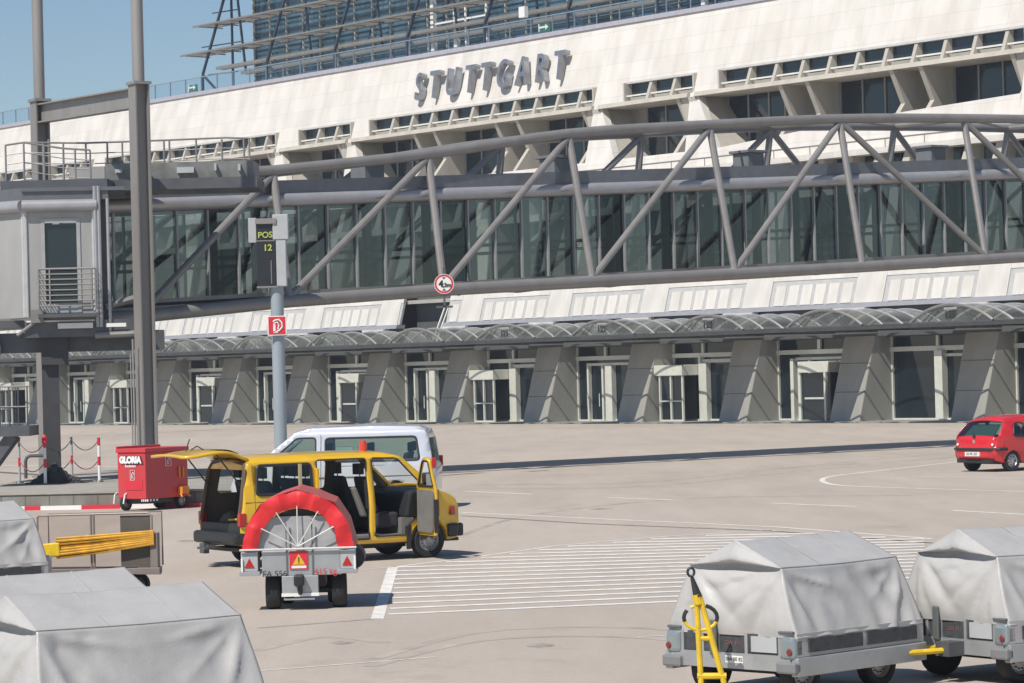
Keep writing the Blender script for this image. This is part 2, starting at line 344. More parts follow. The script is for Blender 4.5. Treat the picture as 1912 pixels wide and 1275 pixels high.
def smoothpts(p, n=6):
    out = []
    for i in range(len(p) - 1):
        a = Vector(p[max(i - 1, 0)]); b = Vector(p[i]); c = Vector(p[i + 1]); d = Vector(p[min(i + 2, len(p) - 1)])
        for k in range(n):
            t = k / n; out.append(tuple(0.5 * ((2 * b) + (c - a) * t + (2 * a - 5 * b + 4 * c - d) * t * t + (3 * b - a - 3 * c + d) * t ** 3)))
    return out + [tuple(p[-1])]
strip(smoothpts(gp([(1960, 919), (1780, 914), (1610, 908.5), (1552, 904), (1535, 896), (1556, 889), (1630, 880), (1790, 862)])), 0.15)
strip(gp([(1700, 889.5), (1960, 893.5)]), 0.13)
strip(gp([(862, 957), (1450, 984), (1740, 1006)]), 0.13)
strip(gp([(862, 963), (1100, 978), (1450, 992), (1740, 1014)]), 0.10, m=JOINT, name='cable_joint')
strip(gp([(1180, 990), (1330, 984), (1460, 992)]), 0.08)
strip(gp([(482, 1173), (712, 1155)]), 0.05); strip(gp([(485, 1253), (812, 1227)]), 0.05); strip(gp([(1188, 1190.5), (1246, 1186.5)]), 0.05)
strip(gp([(734, 1058), (704, 1157)]), 0.17); strip(gp([(480, 1173), (735, 1153)]), 0.03)
strip(gp([(676, 1064), (742, 1058)]), 0.06)
# hatched no parking zone: parallel stripes clipped by its slanting far edge
EDGE = [(742, 1058), (865, 1043), (1040, 1019), (1250, 1001), (1450, 990), (1735, 1004)]
def edge_y(x):
    for (xa, ya), (xb, yb2) in zip(EDGE, EDGE[1:]):
        if x <= xb: return ya + (yb2 - ya) * (x - xa) / (xb - xa)
    return 1004
strip(gp(EDGE[:5]), 0.10)
y = 1147.0
while y > 1000:
    sl = -0.045 + 0.030 * (1147 - y) / 150; xl = 742 - (y - 1058) * 0.17 if y > 1058 else 742
    f_ = lambda x: y + sl * (x - xl)
    xs_ok = [x for x in range(int(xl), 1732, 6) if f_(x) > (edge_y(x) + 2.5 if x >= 742 else 0)]
    if len(xs_ok) > 6: strip(gp([(xs_ok[0], f_(xs_ok[0])), (xs_ok[-1], f_(xs_ok[-1]))]), 0.215 + 0.0006 * (1147 - y) * 1.2, 0.0045)
    y -= 8.6e-5 * (y - 692) ** 2 * 0.60
strip(gp([(956, 889), (1345, 880)]), 0.06, 0.005, m=mat('faint_line', (0.55, 0.50, 0.45), 0.8)); strip(gp([(1437, 876), (1785, 853)]), 0.07, 0.005, m=MATS['faint_line'])
strip(gp([(20, 817), (253, 810.5), (511, 796.5), (905, 793)]), 0.32, m=JOINT, name='drain_channel')
strip(gp([(-60, 868), (340, 873)]), 0.2)
strip(gp([(-60, 878), (352, 904), (380, 905)]), 0.5, m=JOINT, name='drain_channel')
for y0, y1 in ((838, 822), (868, 846)):
    strip(gp([(420, y0 + 6), (1960, y1 - 6)]), 0.06, 0.003, m=mat('pavement_joint', (0.25, 0.23, 0.205), 0.9, var=0.2), name='pavement_joint')

TM = mat('tyre_mark', (0.41, 0.362, 0.31), 0.85, var=0.3, scale=1.5, stretch=(1, 1, 1), dirt=(0.47, 0.41, 0.35), dscale=0.8, damt=1.0)
for pts_ in ([(700, 1230), (900, 1180), (1180, 1172), (1500, 1200)], [(690, 1245), (900, 1196), (1180, 1190), (1480, 1222)], [(880, 905), (1200, 900), (1500, 870), (1780, 845)], [(900, 912), (1210, 908), (1510, 878), (1790, 853)], [(860, 1000), (1000, 960), (1300, 930), (1700, 925)], [(480, 1215), (600, 1190), (720, 1200)]):
    strip(smoothpts(gp(pts_)), 0.17, 0.0022, m=TM, name='tyre_track')
ST_ = mat('oil_stain', (0.36, 0.32, 0.28), 0.6, var=0.35, scale=4, dirt=(0.44, 0.39, 0.33), dscale=2.2, damt=1.0)
rs0 = random.Random(9)
for (x, y, r_) in ((1010, 1205, .2), (1120, 950, .3), (640, 1200, .15), (350, 1010, .25)):
    c_ = G(x, y); n0 = 18; vs = [(c_.x + r_ * math.cos(6.283 * k / n0) * rs0.uniform(.6, 1.1), c_.y + r_ * 1.6 * math.sin(6.283 * k / n0) * rs0.uniform(.6, 1.1), .0014) for k in range(n0)]
    mk('floor_stain', vs, [tuple(range(n0))], ST_)['kind'] = 'structure'
# ------------------------------------------------------------------ terminal building, in its own frame: x along the facade, y into the building
TO = Vector((1.3285, 177.205, 0)); TRZ = math.atan2(-0.792, 0.6105)
T = thing('terminal_building', 'long white airport terminal with sloping facade, grey piers and a glass hall on top', 'terminal building', TO, TRZ)
W = 8.75
def fy(z): return 0.5 + 0.327 * (z - 3.3) if z > 3.3 else 0.30 * z - 0.49 + 0.0
def fy(z): return 0.288 * z - 0.05          # the battered plane of the whole front
def wallpoly(mb, poly, th=0.5, off=0.0):   # poly in (s, z)
    mb.prism(poly, lambda u, v, q: (u, fy(v) + q, v), off, off + th)
S0, S1 = -125.0, 62.0
longs = [(10.8 + 35 * m, 34.4 + 35 * m) for m in range(-4, 2)]; shorts = [(2.3 + 35 * m, 8.6 + 35 * m) for m in range(-4, 2)]
strips = sorted(longs + shorts)
# upper wall and bands
wb = MB()
wallpoly(wb, [(S0, 20.1), (S1, 20.1), (S1, 23.85), (S0, 23.85)])
ends = [S0] + [v for st in strips if st[0] > S0 and st[1] < S1 for v in st] + [S1]
good = [st for st in strips if st[0] > S0 and st[1] < S1]
for a, b in zip(ends[0::2], ends[1::2]): wallpoly(wb, [(a, 18.98), (b, 18.98), (b, 20.1), (a, 20.1)])
# openings of the deep window recesses (trapezoids, narrower at the sill)
ops = []
for m in range(-4, 2):
    ops.append(('short', 0.15 + 35 * m, 8.35 + 35 * m, 2.5 + 35 * m, 8.9 + 35 * m, 15.5, 15.5))
    rise = 1.1 if m >= 0 else 0.0
    ops.append(('long', 8.95 + 35 * m, 34.55 + 35 * m, 11.5 + 35 * m, 34.75 + 35 * m, 15.5, 15.5 + rise))
ops = [o for o in ops if o[1] > S0 and o[2] < S1]
prev = (S0, S0)
for o in ops + [('end', S1, S1, S1, S1, 15.5, 15.5)]:
    wallpoly(wb, [(prev[1], 15.5), (o[3], 15.5), (o[1], 18.98), (prev[0], 18.98)]); prev = (o[2], o[4])
for o in ops:
    if o[6] > 15.6: wallpoly(wb, [(o[3], 15.5), (o[4], 15.5), (o[4], o[6]), ((o[3] + o[4]) / 2, 15.5 + 0.75)])
wallpoly(wb, [(S0, 14.55), (S1, 14.55), (S1, 15.5), (S0, 15.5)])
wb.build('wall', WHITEPANEL, T)
cp = MB(); cp.box(S0, S1, fy(23.85) - 0.12, fy(23.85) + 1.0, 23.85, 24.12)
cp.box(S0, S1, fy(23.85) + 0.9, 60, 23.4, 23.86); cp.build('roof', mat('roof_coping', (0.48, 0.47, 0.53), 0.5, 0.2), T)
# strip windows under the lettering band
zt, zb = 20.1, 18.98
post = MB(); post.hexa([(-.17, fy(zb) - .02, zb), (.06, fy(zb) - .02, zb), (.16, fy(zb) + .75, zb), (-.17, fy(zb) + .75, zb), (-.11, fy(zt) + .03, zt), (.14, fy(zt) + .03, zt), (.24, fy(zt) + .75, zt), (-.11, fy(zt) + .75, zt)])
post_o = None
for a, b in good:
    wg = MB(); wg.box(a - .2, b + .2, fy(zb) + .62, fy(zb) + .72, zb - .1, zt + .1); p = wg.build('window_band', DARKG, T)
    fr = MB(); fr.box(a, b, fy(19.3) + .10, fy(19.3) + .17, 19.27, 19.36); fr.build('rail', WFRAME, p)
    fr = MB(); fr.hexa([(a - .05, fy(zt) - .06, zt - .05), (b + .05, fy(zt) - .06, zt - .05), (b + .05, fy(zt) + .5, zt - .05), (a - .05, fy(zt) + .5, zt - .05), (a - .05, fy(zt) - .03, zt + .08), (b + .05, fy(zt) - .03, zt + .08), (b + .05, fy(zt) + .5, zt + .08), (a - .05, fy(zt) + .5, zt + .08)])
    fr.build('frame', mat('grey_frame', (0.5, 0.5, 0.48), 0.5), p)
    k = math.ceil((a + .9 - 15.42) / (W / 4)); s = 15.42 + k * W / 4
    while s < b - .5:
        if post_o is None: post_o = post.build('post', BEIGE, p); post_o.location = (s, 0, 0)
        else: inst(post_o, 'post', p, (s, 0, 0))
        s += W / 4
    for u in (a, b): e = MB(); e.box(u - .06, u + .07, fy(zb) + .02, fy(zb) + .62, zb, zt); e.build('end_post', BEIGE, p)
# deep recesses: back wall, ledge beam, fins and windows
YB = 7.7
fin_o = win_o = None
for kind, a, b, a2, b2, z0, z1 in ops:
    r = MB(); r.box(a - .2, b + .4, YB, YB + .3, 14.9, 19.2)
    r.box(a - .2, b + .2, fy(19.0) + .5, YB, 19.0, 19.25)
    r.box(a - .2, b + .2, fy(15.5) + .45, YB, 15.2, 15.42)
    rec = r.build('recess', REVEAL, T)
    bm_ = MB(); bm_.hexa([(a, fy(18.7) - .22, 18.72), (b, fy(18.7) - .22, 18.72), (b, YB, 18.72), (a, YB, 18.72), (a, fy(19) - .2, 18.98), (b, fy(19) - .2, 18.98), (b, YB, 18.99), (a, YB, 18.99)])
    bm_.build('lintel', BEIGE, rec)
    # end reveals
    for q, (s_t, s_b, sg) in enumerate(((a, a2, 1), (b, b2, -1))):
        e = MB(); pf = [(fy(18.7) - .1, 18.72), (fy(17) + .55, 16.95), (fy(15.5) + .0, 15.45), (YB, 15.45), (YB, 18.72)]
        sx = lambda z: s_t + (s_b - s_t) * (18.72 - z) / 3.27
        vs = [(sx(z), y, z) for y, z in pf] + [(sx(z) - sg * .35, y, z) for y, z in pf]; nn = len(pf)
        e.add(vs, [tuple(range(nn)), tuple(range(2 * nn - 1, nn - 1, -1))] + [(i, i + nn, (i + 1) % nn + nn, (i + 1) % nn) for i in range(nn)])
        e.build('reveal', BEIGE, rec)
    k = math.ceil((a + 1.0 - 16.2) / W); s = 16.2 + k * W
    fs = []
    while s < b - .3: fs.append(s); s += W
    hp = MB(); sR = fs[-1] if fs else a
    hp.prism([(sR if kind == 'long' else b - 1.0, 18.72), (b - .05, 18.72), (b + .0, 17.3), (b - .45, 16.9)], lambda u, v, q: (u, fy(18.7) + (18.7 - v) * .12 + q, v), 0, .18)
    hp.build('end_panel', BEIGE, rec)
    for f in fs:
        for off in ((0, W / 4) if f + W / 4 < b - .6 else (0,)):
            if fin_o is None:
                m_ = MB(); pf = [(fy(18.7) - .15, 18.72), (fy(17) + 1.2, 16.95), (fy(15.5) + .2, 15.2), (YB, 15.2), (YB, 18.72)]
                m_.prism(pf, lambda u, v, q: (q, u, v), -.16, .16); fin_o = m_.build('fin', BEIGE, rec); fin_o.location = (f + off, 0, 0)
            else: inst(fin_o, 'fin', rec, (f + off, 0, 0))
    ws = [f + W / 4 + .2 for f in fs] + [a + .25]
    if kind == 'short': ws = [a + 1.75]
    for x in ws:
        if x > b - 2: continue
        if win_o is None:
            m_ = MB(); m_.box(0, 4.9, YB - .12, YB - .02, 15.5, 18.7); win_o = m_.build('window', DARKG, rec); win_o.location = (x, 0, 0)
            m_ = MB()
            for u in (0, 1.75, 3.5, 4.85): m_.box(u, u + .1, YB - .2, YB - .11, 15.4, 18.7)
            m_.box(0, 4.9, YB - .2, YB - .11, 15.42, 15.5); winf = m_.build('window_frame', mat('window_bar', (.30, .30, .285), .5), rec); winf.location = (x, 0, 0)
        else: inst(win_o, 'window', rec, (x, 0, 0)); inst(winf, 'window_frame', rec, (x, 0, 0))
mw = MB()
# ledge with guard rail above the first floor
lg = MB(); lg.box(S0, S1, fy(14.5) - .45, fy(14.5) + .6, 14.2, 14.5); lg.build('ledge', WHITEPANEL, T)
lr = MB(); lr.tube((S0, fy(14.5) - .35, 14.95), (S1, fy(14.5) - .35, 14.95), .045, 6)
for i in range(int((S1 - S0) / 2.9)): lr.tube((S0 + i * 2.9, fy(14.5) - .35, 14.5), (S0 + i * 2.9, fy(14.5) - .35, 14.95), .03, 5)
lr.build('guard_rail', STEEL, T)
# first floor: posts, lintel, piers, glass
gl = MB(); gl.box(S0, S1, 5.6, 5.7, 8, 14.3); gl.build('glass_wall', TEALG, T)
gm = MB(); s = S0
while s < S1: gm.box(s, s + .09, 5.45, 5.58, 8, 14.2); s += W / 6
for z in (9.1, 9.6, 12.6): gm.box(S0, S1, 5.4, 5.5, z, z + .1)
gm.build('glazing_bars', DSTEEL, T)
p1 = MB(); p1.hexa([(-.38, fy(12.6), 12.6), (.30, fy(12.6), 12.6), (.38, fy(12.6) + 1.2, 12.6), (-.38, fy(12.6) + 1.2, 12.6), (-.14, fy(14.2), 14.2), (.30, fy(14.2), 14.2), (.34, fy(14.2) + .9, 14.2), (-.14, fy(14.2) + .9, 14.2)])
po = None; s = S0 + 1.2
while s < S1:
    if po is None: po = p1.build('upper_post', BEIGE, T); po.location = (s, 0, 0)
    else: inst(po, 'upper_post', T, (s, 0, 0))
    s += W / 4
lb = MB(); lb.box(S0, S1, fy(12.3) + .02, fy(12.3) + .8, 12.2, 12.6); lb.build('lintel_band', BEIGE, T)
PK = range(-14, 7)
up = MB(); up.hexa([(24.9, fy(7.95), 7.95), (27.4, fy(7.95), 7.95), (27.4, fy(7.95) + 2.2, 7.95), (24.9, fy(7.95) + 2.2, 7.95), (25.2, fy(12.2), 12.2), (27.1, fy(12.2), 12.2), (27.1, fy(12.2) + 1.2, 12.2), (25.2, fy(12.2) + 1.2, 12.2)])
uo = None
for k in PK:
    if uo is None: uo = up.build('upper_pier', BEIGE, T); uo.location = ((k - 3) * W, 0, 0)
    else: inst(uo, 'upper_pier', T, ((k - 3) * W, 0, 0))
fl = MB(); fl.box(S0, S1, fy(7.9) + .3, 30, 7.55, 7.78); fl.box(S0, S1, 30, 30.3, 0, 24); fl.build('floor_slab', PIER, T)
# skirt of white panels over the doors
GAP = (-16.2, -11.2)
def skirtx(x): return not (GAP[0] < x < GAP[1])
sk_plain = sk_fr = None
for k in PK:
    x0 = 25.15 + (k - 3) * W; off = (k - 3) * W
    for part in ('plain', 'framed'):
        u0, u1 = (25.15, 27.3) if part == 'plain' else (27.32, 25.13 + W)
        lo, hi = u0 + off, u1 + off
        segs = [(u0, u1)]
        if hi > GAP[0] and lo < GAP[1]:
            segs = []
            if lo < GAP[0]: segs.append((u0, GAP[0] - off))
            if hi > GAP[1]: segs.append((GAP[1] - off, u1))
        for (a, b) in segs:
            full = (a, b) == (u0, u1)
            if part == 'plain':
                if full and sk_plain: inst(sk_plain, 'skirt_panel', T, (off, 0, 0)); continue
                m_ = MB(); m_.prism([(a, 6.25), (b, 6.25), (b, 8.02), (a, 8.02)], lambda u, v, q: (u, fy(v) + q, v), 0, .22); o = m_.build('skirt_panel', SKIRTW, T, loc=(off, 0, 0))
                if full: sk_plain = o
            else:
                if full and sk_fr:
                    q = inst(sk_fr[0], 'skirt_bay', T, (off, 0, 0)); inst(sk_fr[1], 'slats', q, (0, 0, 0)); continue
                m_ = MB(); m_.prism([(a, 6.25), (b, 6.25), (b, 7.93), ((a + b) / 2, 7.82), (a, 8.0)], lambda u, v, q: (u, fy(v) + q, v), .035, .2); o = m_.build('skirt_bay', SKIRTG, T, loc=(off, 0, 0))
                s_ = MB()
                s_.prism([(a, 7.62), (b, 7.62), (b, 7.95), ((a + b) / 2, 7.84), (a, 8.02)], lambda u, v, q: (u, fy(v) + q, v), 0, .2)
                sg = W / 4 / 1.9; x = u0 + .35
                while x < u1 - .3:
                    if x > a and x + .75 < b: s_.prism([(x, 6.28), (x + .78, 6.28), (x + .78, 7.36), (x, 7.36)], lambda u, v, q: (u, fy(v) + q, v), 0, .1)
                    x += 1.04
                so = s_.build('slats', SKIRTW, o)
                if full: sk_fr = (o, so)
fb = MB(); 
for a, b in ((S0, GAP[0]), (GAP[1], S1)): fb.hexa([(a, fy(6) - .2, 6.0), (b, fy(6) - .2, 6.0), (b, fy(6) + .5, 6.0), (a, fy(6) + .5, 6.0), (a, fy(6.24) - .12, 6.24), (b, fy(6.24) - .12, 6.24), (b, fy(6.24) + .5, 6.24), (a, fy(6.24) + .5, 6.24)])
fb.build('skirt_rail', EAVE, T)
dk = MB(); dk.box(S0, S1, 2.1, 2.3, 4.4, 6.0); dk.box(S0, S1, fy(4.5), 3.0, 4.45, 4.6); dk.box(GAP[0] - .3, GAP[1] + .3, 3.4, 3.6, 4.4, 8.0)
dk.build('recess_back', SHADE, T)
gc = MB()
for x in (GAP[1] - .9, GAP[1] - .5): gc.beam((x, fy(4.7), 4.9), (x, fy(8) + .2, 7.3), .09, .09)
gc.build('gap_posts', WFRAME, T)
bk = None
for k in PK:
    x = 24.0 + (k - 3) * W
    if not skirtx(x): continue
    if bk is None: q = MB(); q.box(0, 2.4, fy(6) - .35, fy(6) + .1, 5.86, 5.99); bk = q.build('light_ledge', SKIRTW, T, loc=(x, 0, 0))
    else: inst(bk, 'light_ledge', T, (x, 0, 0))
# piers
pm = MB(); zt_ = 4.5
pm.hexa([(24.95, fy(0) + .0, 0), (27.2, fy(0), 0), (27.2, 3.2, 0), (24.95, 3.2, 0), (24.95, fy(zt_), zt_), (27.2, fy(zt_), zt_), (27.2, 3.2, zt_), (24.95, 3.2, zt_)])
pier_o = None
for k in PK:
    off = (k - 3) * W
    if pier_o is None: pier_o = pm.build('pier', PIER, T, loc=(off, 0, 0), bevel=0.05); pj = None
    else: pier_o2 = inst(pier_o, 'pier', T, (off, 0, 0))
pj = MB()
for k in PK:
    off = (k - 3) * W
    for z in (1.55, 3.05):
        pj.box(24.94 + off, 27.21 + off, fy(z) - .012, fy(z) + .03, z, z + .03)
pj.build('pier_joints', JOINT, T)
# entrances
YD = 2.45
def entrance(kind):
    a, b = 27.2, 24.95 + W
    g_ = MB(); g_.box(a, b, YD + .08, YD + .14, 0.0, 4.45); gp_ = g_
    f_ = MB(); f_.box(a, b, YD - .12, YD + .06, 3.62, 3.86); f_.box(a, a + .09, YD - .06, YD + .06, 0.1, 4.45); f_.box(a, b, YD - .05, YD + .06, 0.0, .14)
    d_ = MB(); px = MB()
    if kind == 'W':
        f_.box(a + 3.3, a + 3.48, YD - .08, YD + .06, 3.86, 4.45); f_.box(a + 3.4, a + 3.95, YD - .35, YD + .05, .1, 3.62)
        f_.box(a + 3.95, a + 5.6, YD - .1, YD + .05, 3.3, 3.45); f_.box(a + 5.2, a + 5.34, YD - .1, YD + .05, .1, 3.3)
    elif kind == 'R':
        f_.box(a + 3.2, a + 3.42, YD - .08, YD + .06, 3.86, 4.45); f_.box(a + 1.25, a + 1.5, YD - .3, YD + .05, .0, 3.4); f_.box(a + 1.5, a + 5.6, YD - .1, YD + .05, 3.3, 3.45)
        f_.box(a + 2.55, a + 2.75, YD - .2, YD + .05, .0, 3.3)
        d_.box(a + 2.9, a + 5.3, YD - 1.3, YD - .1, 2.62, 3.22); f_.box(a + 4.9, a + 5.05, YD - 1.3, YD - 1.15, 0, 2.62)
        px.box(a + 2.8, a + 4.9, YD - 1.1, YD - 1.04, .1, 2.6); f_.box(a + 2.8, a + 3.0, YD - 1.2, YD - 1.1, 0, 2.62); f_.box(a + 3.3, a + 4.9, YD - 1.2, YD - 1.12, 1.2, 1.3)
    elif kind == 'L':
        f_.box(a + 2.5, a + 2.68, YD - .08, YD + .06, 3.86, 4.45); f_.box(a + 2.45, a + 2.62, YD - .3, YD + .05, 0, 3.62); f_.box(a + 2.62, a + 3.1, YD - .3, YD + .05, .0, 3.3)
        f_.box(a + 2.45, a + 5.6, YD - .15, YD + .05, 3.3, 3.5)
        d_.box(a - 1.0, a + 2.4, YD - 1.5, YD - .1, 2.62, 3.22); px.box(a + .3, a + 2.3, YD - 1.3, YD - 1.24, .1, 2.62)
        for q in (.3, 1.25, 2.25): f_.box(a + q, a + q + .1, YD - 1.42, YD - 1.3, 0, 2.62)
        f_.box(a + .3, a + 2.3, YD - 1.4, YD - 1.32, .0, .14); f_.box(a + .4, a + 2.3, YD - 1.38, YD - 1.32, 1.15, 1.22)
    else:
        f_.box(a + 2.6, a + 2.78, YD - .08, YD + .06, 3.86, 4.45); f_.box(a + 1.1, a + 1.25, YD - .2, YD + .05, 0, 3.35); f_.box(a + 2.45, a + 2.6, YD - .2, YD + .05, 0, 3.35)
        f_.box(a + 1.1, a + 5.6, YD - .2, YD + .05, 3.3, 3.45); f_.box(a + 2.9, a + 3.5, YD - .3, YD + .05, 0, 3.3)
        for q in (1.3, 2.4): f_.tube((a + q, YD - .35, .9), (a + q, YD - .35, 1.7), .03, 6)
    return g_, f_, d_, px
types = {}
seq = {-1: 'L', 0: 'P', 1: 'L', 2: 'R', 3: 'W', -2: 'P', -3: 'R', -4: 'P', -5: 'R', -6: 'L', -7: 'P', -8: 'L'}
for k in PK:
    kd = seq.get(k, 'PR'[k % 2]); off = ((k - 3) * W, 0, 0)
    if kd not in types:
        g_, f_, d_, px = entrance(kd); e = g_.build('entrance', DARKG, T, loc=off); c = [f_.build('door_frame', WFRAME, e)]
        if d_.v: c.append(d_.build('door_canopy', WFRAME, e, bevel=.03)); c.append(px.build('door_pane', DARKG, e))
        types[kd] = (e, c)
    else:
        e = inst(types[kd][0], 'entrance', T, off)
        for c in types[kd][1]: inst(c, c.name.split('.')[0], e, (0, 0, 0))
# barrel vault glass canopies and the flat gutter deck in front of the doors
NF = -5.2; cxs = 30.15; hs = 2.72; zf, za = 4.93, 5.74
rad = (hs ** 2 + (za - zf) ** 2) / (2 * (za - zf)); th = math.asin(hs / rad); zc = za - rad
def arc(t): a = -th + 2 * th * t; return (cxs + rad * math.sin(a), zc + rad * math.cos(a))
canopy = None; YK = 1.25
def mkcanopy(off):
    g_ = MB(); g_.grid(lambda u, v: (arc(u)[0], NF + (YK - NF) * v, arc(u)[1]), 14, 1); c = g_.build('canopy', CGLASS, T, loc=off, smooth=True)
    out = [c]
    for i in range(5):
        y = NF + .03 + i * (YK - NF - .1) / 4.5
        r = MB(); r.path([(arc(t / 14)[0], y, arc(t / 14)[1] + .03) for t in range(15)], .055 if i else .075, 6); out.append(r.build('rib', EAVE if i else STEEL, c, smooth=True))
    tf = MB(); pts = [arc(t / 14) for t in range(15)]
    tf.add([(x, NF + .06, z) for x, z in pts], [tuple(range(15))]); out.append(tf.build('end_glass', CGLASS, c))
    t2 = MB(); t2.beam((cxs - hs, NF, zf), (cxs + hs, NF, zf), .07, .09)
    for a, b in ((-1.55, -.75), (1.55, .75)): t2.beam((cxs + a, NF, zf), (cxs + b, NF, zf + .62), .04, .04)
    t2.beam((cxs - 1.95, NF, zf), (cxs - 1.2, NF, zf + .5), .04, .04); t2.beam((cxs + 1.95, NF, zf), (cxs + 1.2, NF, zf + .5), .04, .04)
    out.append(t2.build('bracing', DSTEEL, c))
    return out
for k in PK:
    off = ((k - 3) * W, 0, 0)
    if canopy is None: canopy = mkcanopy(off)
    else:
        c = inst(canopy[0], 'canopy', T, off)
        for o in canopy[1:]: inst(o, o.name.split('.')[0], c, (0, 0, 0))
dm = mat('gutter_metal', (0.07, 0.072, 0.072), 0.5, 0.2, var=0.2)
dkb = MB()
dkb.box(S0, S1, NF - .06, NF + .14, 4.72, 4.9)
for k in PK:
    off = (k - 3) * W; dkb.box(cxs + hs + off, cxs + W - hs + off, NF + .14, YK, 4.78, 4.94)
    dkb.box(cxs + hs + off - .0, cxs + hs + off + .1, NF + .14, YK, 4.66, 4.779); dkb.box(cxs - hs + off - .1, cxs - hs + off + .0, NF + .14, YK, 4.66, 4.779)
dkb.build('gutter_deck', dm, T)
nums = {0: '121', 1: '122', 2: '123', 4: '125'}
for k in (0, 1, 2, 4):
    text(nums[k], .5, .03, BLACK, T, frame_m((cxs + (k - 3) * W, NF - .02, zf + .33), (1, 0, 0), (0, 0, 1)), 'gate_number', bold=.01)
    t2 = MB(); t2.box(cxs + (k - 3) * W - .42, cxs + (k - 3) * W + .42, NF - .0, NF + .04, zf + .60, zf + .70); t2.build('lamp_strip', EAVE, T)
kb = MB(); kb.box(S0, S1, -1.1, 3, 0.0, .05); kb.build('pavement', PIER, T)
# glass hall on the roof with sun louvres
HY = 12.0; HS = -48.0
h = MB(); h.box(HS, S1, HY, HY + .3, 23.8, 46); h.box(HS, HS + .3, HY, 40, 23.8, 46); h.build('hall_glazing', HALLG, T)
hm = None; s = HS
while s < S1:
    if hm is None:
        q = MB(); q.box(-.05, .05, HY - .16, HY - .01, 23.9, 40); hm = q.build('hall_mullion', mat('mullion_metal', (0.46, 0.46, 0.40), 0.45, 0.2), T); hm.location = (s, 0, 0)
    else: inst(hm, 'hall_mullion', T, (s, 0, 0))
    s += W / 4
hr = MB()
for z in (25.5, 28.4, 31.3): hr.box(HS, S1, HY - .12, HY - .02, z, z + .07)
hr.build('hall_transoms', mat('transom_metal', (0.12, 0.16, 0.17), 0.5), T)
for z, xs_ in ((27.5, -54.8), (29.5, -52.9), (31.5, -51.2), (33.5, -49.5)):
    l = MB(); 
    for i in range(6): l.box(xs_ + (5 - i) * .18, S1, 9.75 + i * .26, 9.83 + i * .26, z - .02 + .01 * i, z + .02 + .01 * i)
    l.box(xs_, S1, 9.6, 9.72, z - .02, z + .10)
    l.tube((xs_ + 1, 11.1, z), (S1, 11.1, z), .07, 6)
    s = xs_ + .6
    while s < S1: l.beam((s, 9.7, z), (s, 11.9, z - .02), .05, .08); s += W / 4
    l.build('sun_louvre', LOUV, T)
for z, xs_ in ((26.1, -50.4), (25.45, -47)):
    l = MB(); l.box(xs_, S1, 10.0, 10.12, z, z + .22); l.box(xs_, S1, 10.4, 10.7, z, z + .05)
    l.build('walkway_rail', LOUV, T)
bl = mat('brace_blue', (0.035, 0.055, 0.085), 0.5)
s = HS - 1.2; vb = None
def vbrace(loc):
    q = MB(); q.beam((-2.9, 9.9, 25.9), (1.6, 10.3, 34.5), .16, .16); q.beam((1.0, 10.3, 34.5), (2.0, 10.6, 25.6), .14, .14); q.beam((-2.9, 9.9, 25.9), (-2.9, 9.9, 24.1), .14, .14); q.beam((-2.9, 9.9, 25.9), (-.6, 10.1, 24.1), .14, .14)
    return q.build('brace', bl, T, loc=loc)
while s < S1:
    if vb is None: vb = vbrace((s, 0, 0))
    else: inst(vb, 'brace', T, (s, 0, 0))
    s += W
q = MB(); q.beam((HS - 1.3, 10.8, 24), (HS - 1.3, 10.8, 40), .14, .14); q.beam((HS - 4.6, 10.2, 28), (HS, 10.7, 28), .08, .08); q.beam((HS - 3, 10.2, 30.4), (HS, 10.7, 30.4), .08, .08); q.beam((HS - 3.5, 10.0, 25.8), (HS, 10.4, 25.8), .1, .1)
q.build('corner_bracing', bl, T)
for sx in (-24.2, -21.6, 3.5):
    q = MB(); q.box(sx, sx + .34, 10.7, 11.0, 24, 40); q.build('white_column', WHITES, T)
q = MB(); q.box(-23.5, -17.8, 10.6, 10.75, 26.6, 26.75); q.box(-20.2, -20.05, 10.6, 10.7, 24, 27.8); q.box(-17.9, -17.75, 10.6, 10.7, 24, 27.8); q.box(-12.5, -11.9, 9.2, 9.5, 25.8, 26.5); islands(q, 'roof_fixture', WHITES, T)
# balustrade along the roof edge
b_ = MB(); b_.box(S0, S1, 7.5, 7.52, 24.12, 25.25); b_.build('balustrade_glass', BALG, T)
b_ = MB(); s = S0
while s < S1: b_.box(s, s + .04, 7.42, 7.5, 24.1, 25.28); s += W / 4
b_.box(S0, S1, 7.44, 7.5, 25.25, 25.31); b_.build('balustrade_posts', mat('balustrade_metal', (0.22, 0.27, 0.33), 0.5), T)
# green exit signs and lamps by the balustrade
for i, sx in enumerate((-50.8, -8.6)):
    e = thing('exit_sign', ['small green escape sign at the left end of the glass hall roof', 'small green escape sign at the roof edge above the airport lettering'][i], 'exit sign', TO + Matrix.Rotation(TRZ, 3, 'Z') @ Vector((sx, 8.2, 23.85)), TRZ)
    q = MB(); q.box(-.55, .55, 0, .08, .6, 1.1); q.tube((-.5, .04, 0), (-.5, .04, .6), .04); q.tube((.5, .04, 0), (.5, .04, .6), .04); q.build('sign_box', GREENS, e)
    q = MB(); q.box(-.5, .1, -.02, .0, .85, .97); q.add([(.1, -.02, .7), (.1, -.02, 1.1), (.4, -.02, .9)], [(0, 1, 2)]); q.box(-.6, -.52, -.02, 0, .65, 1.15); q.build('arrow', WHITES, e)
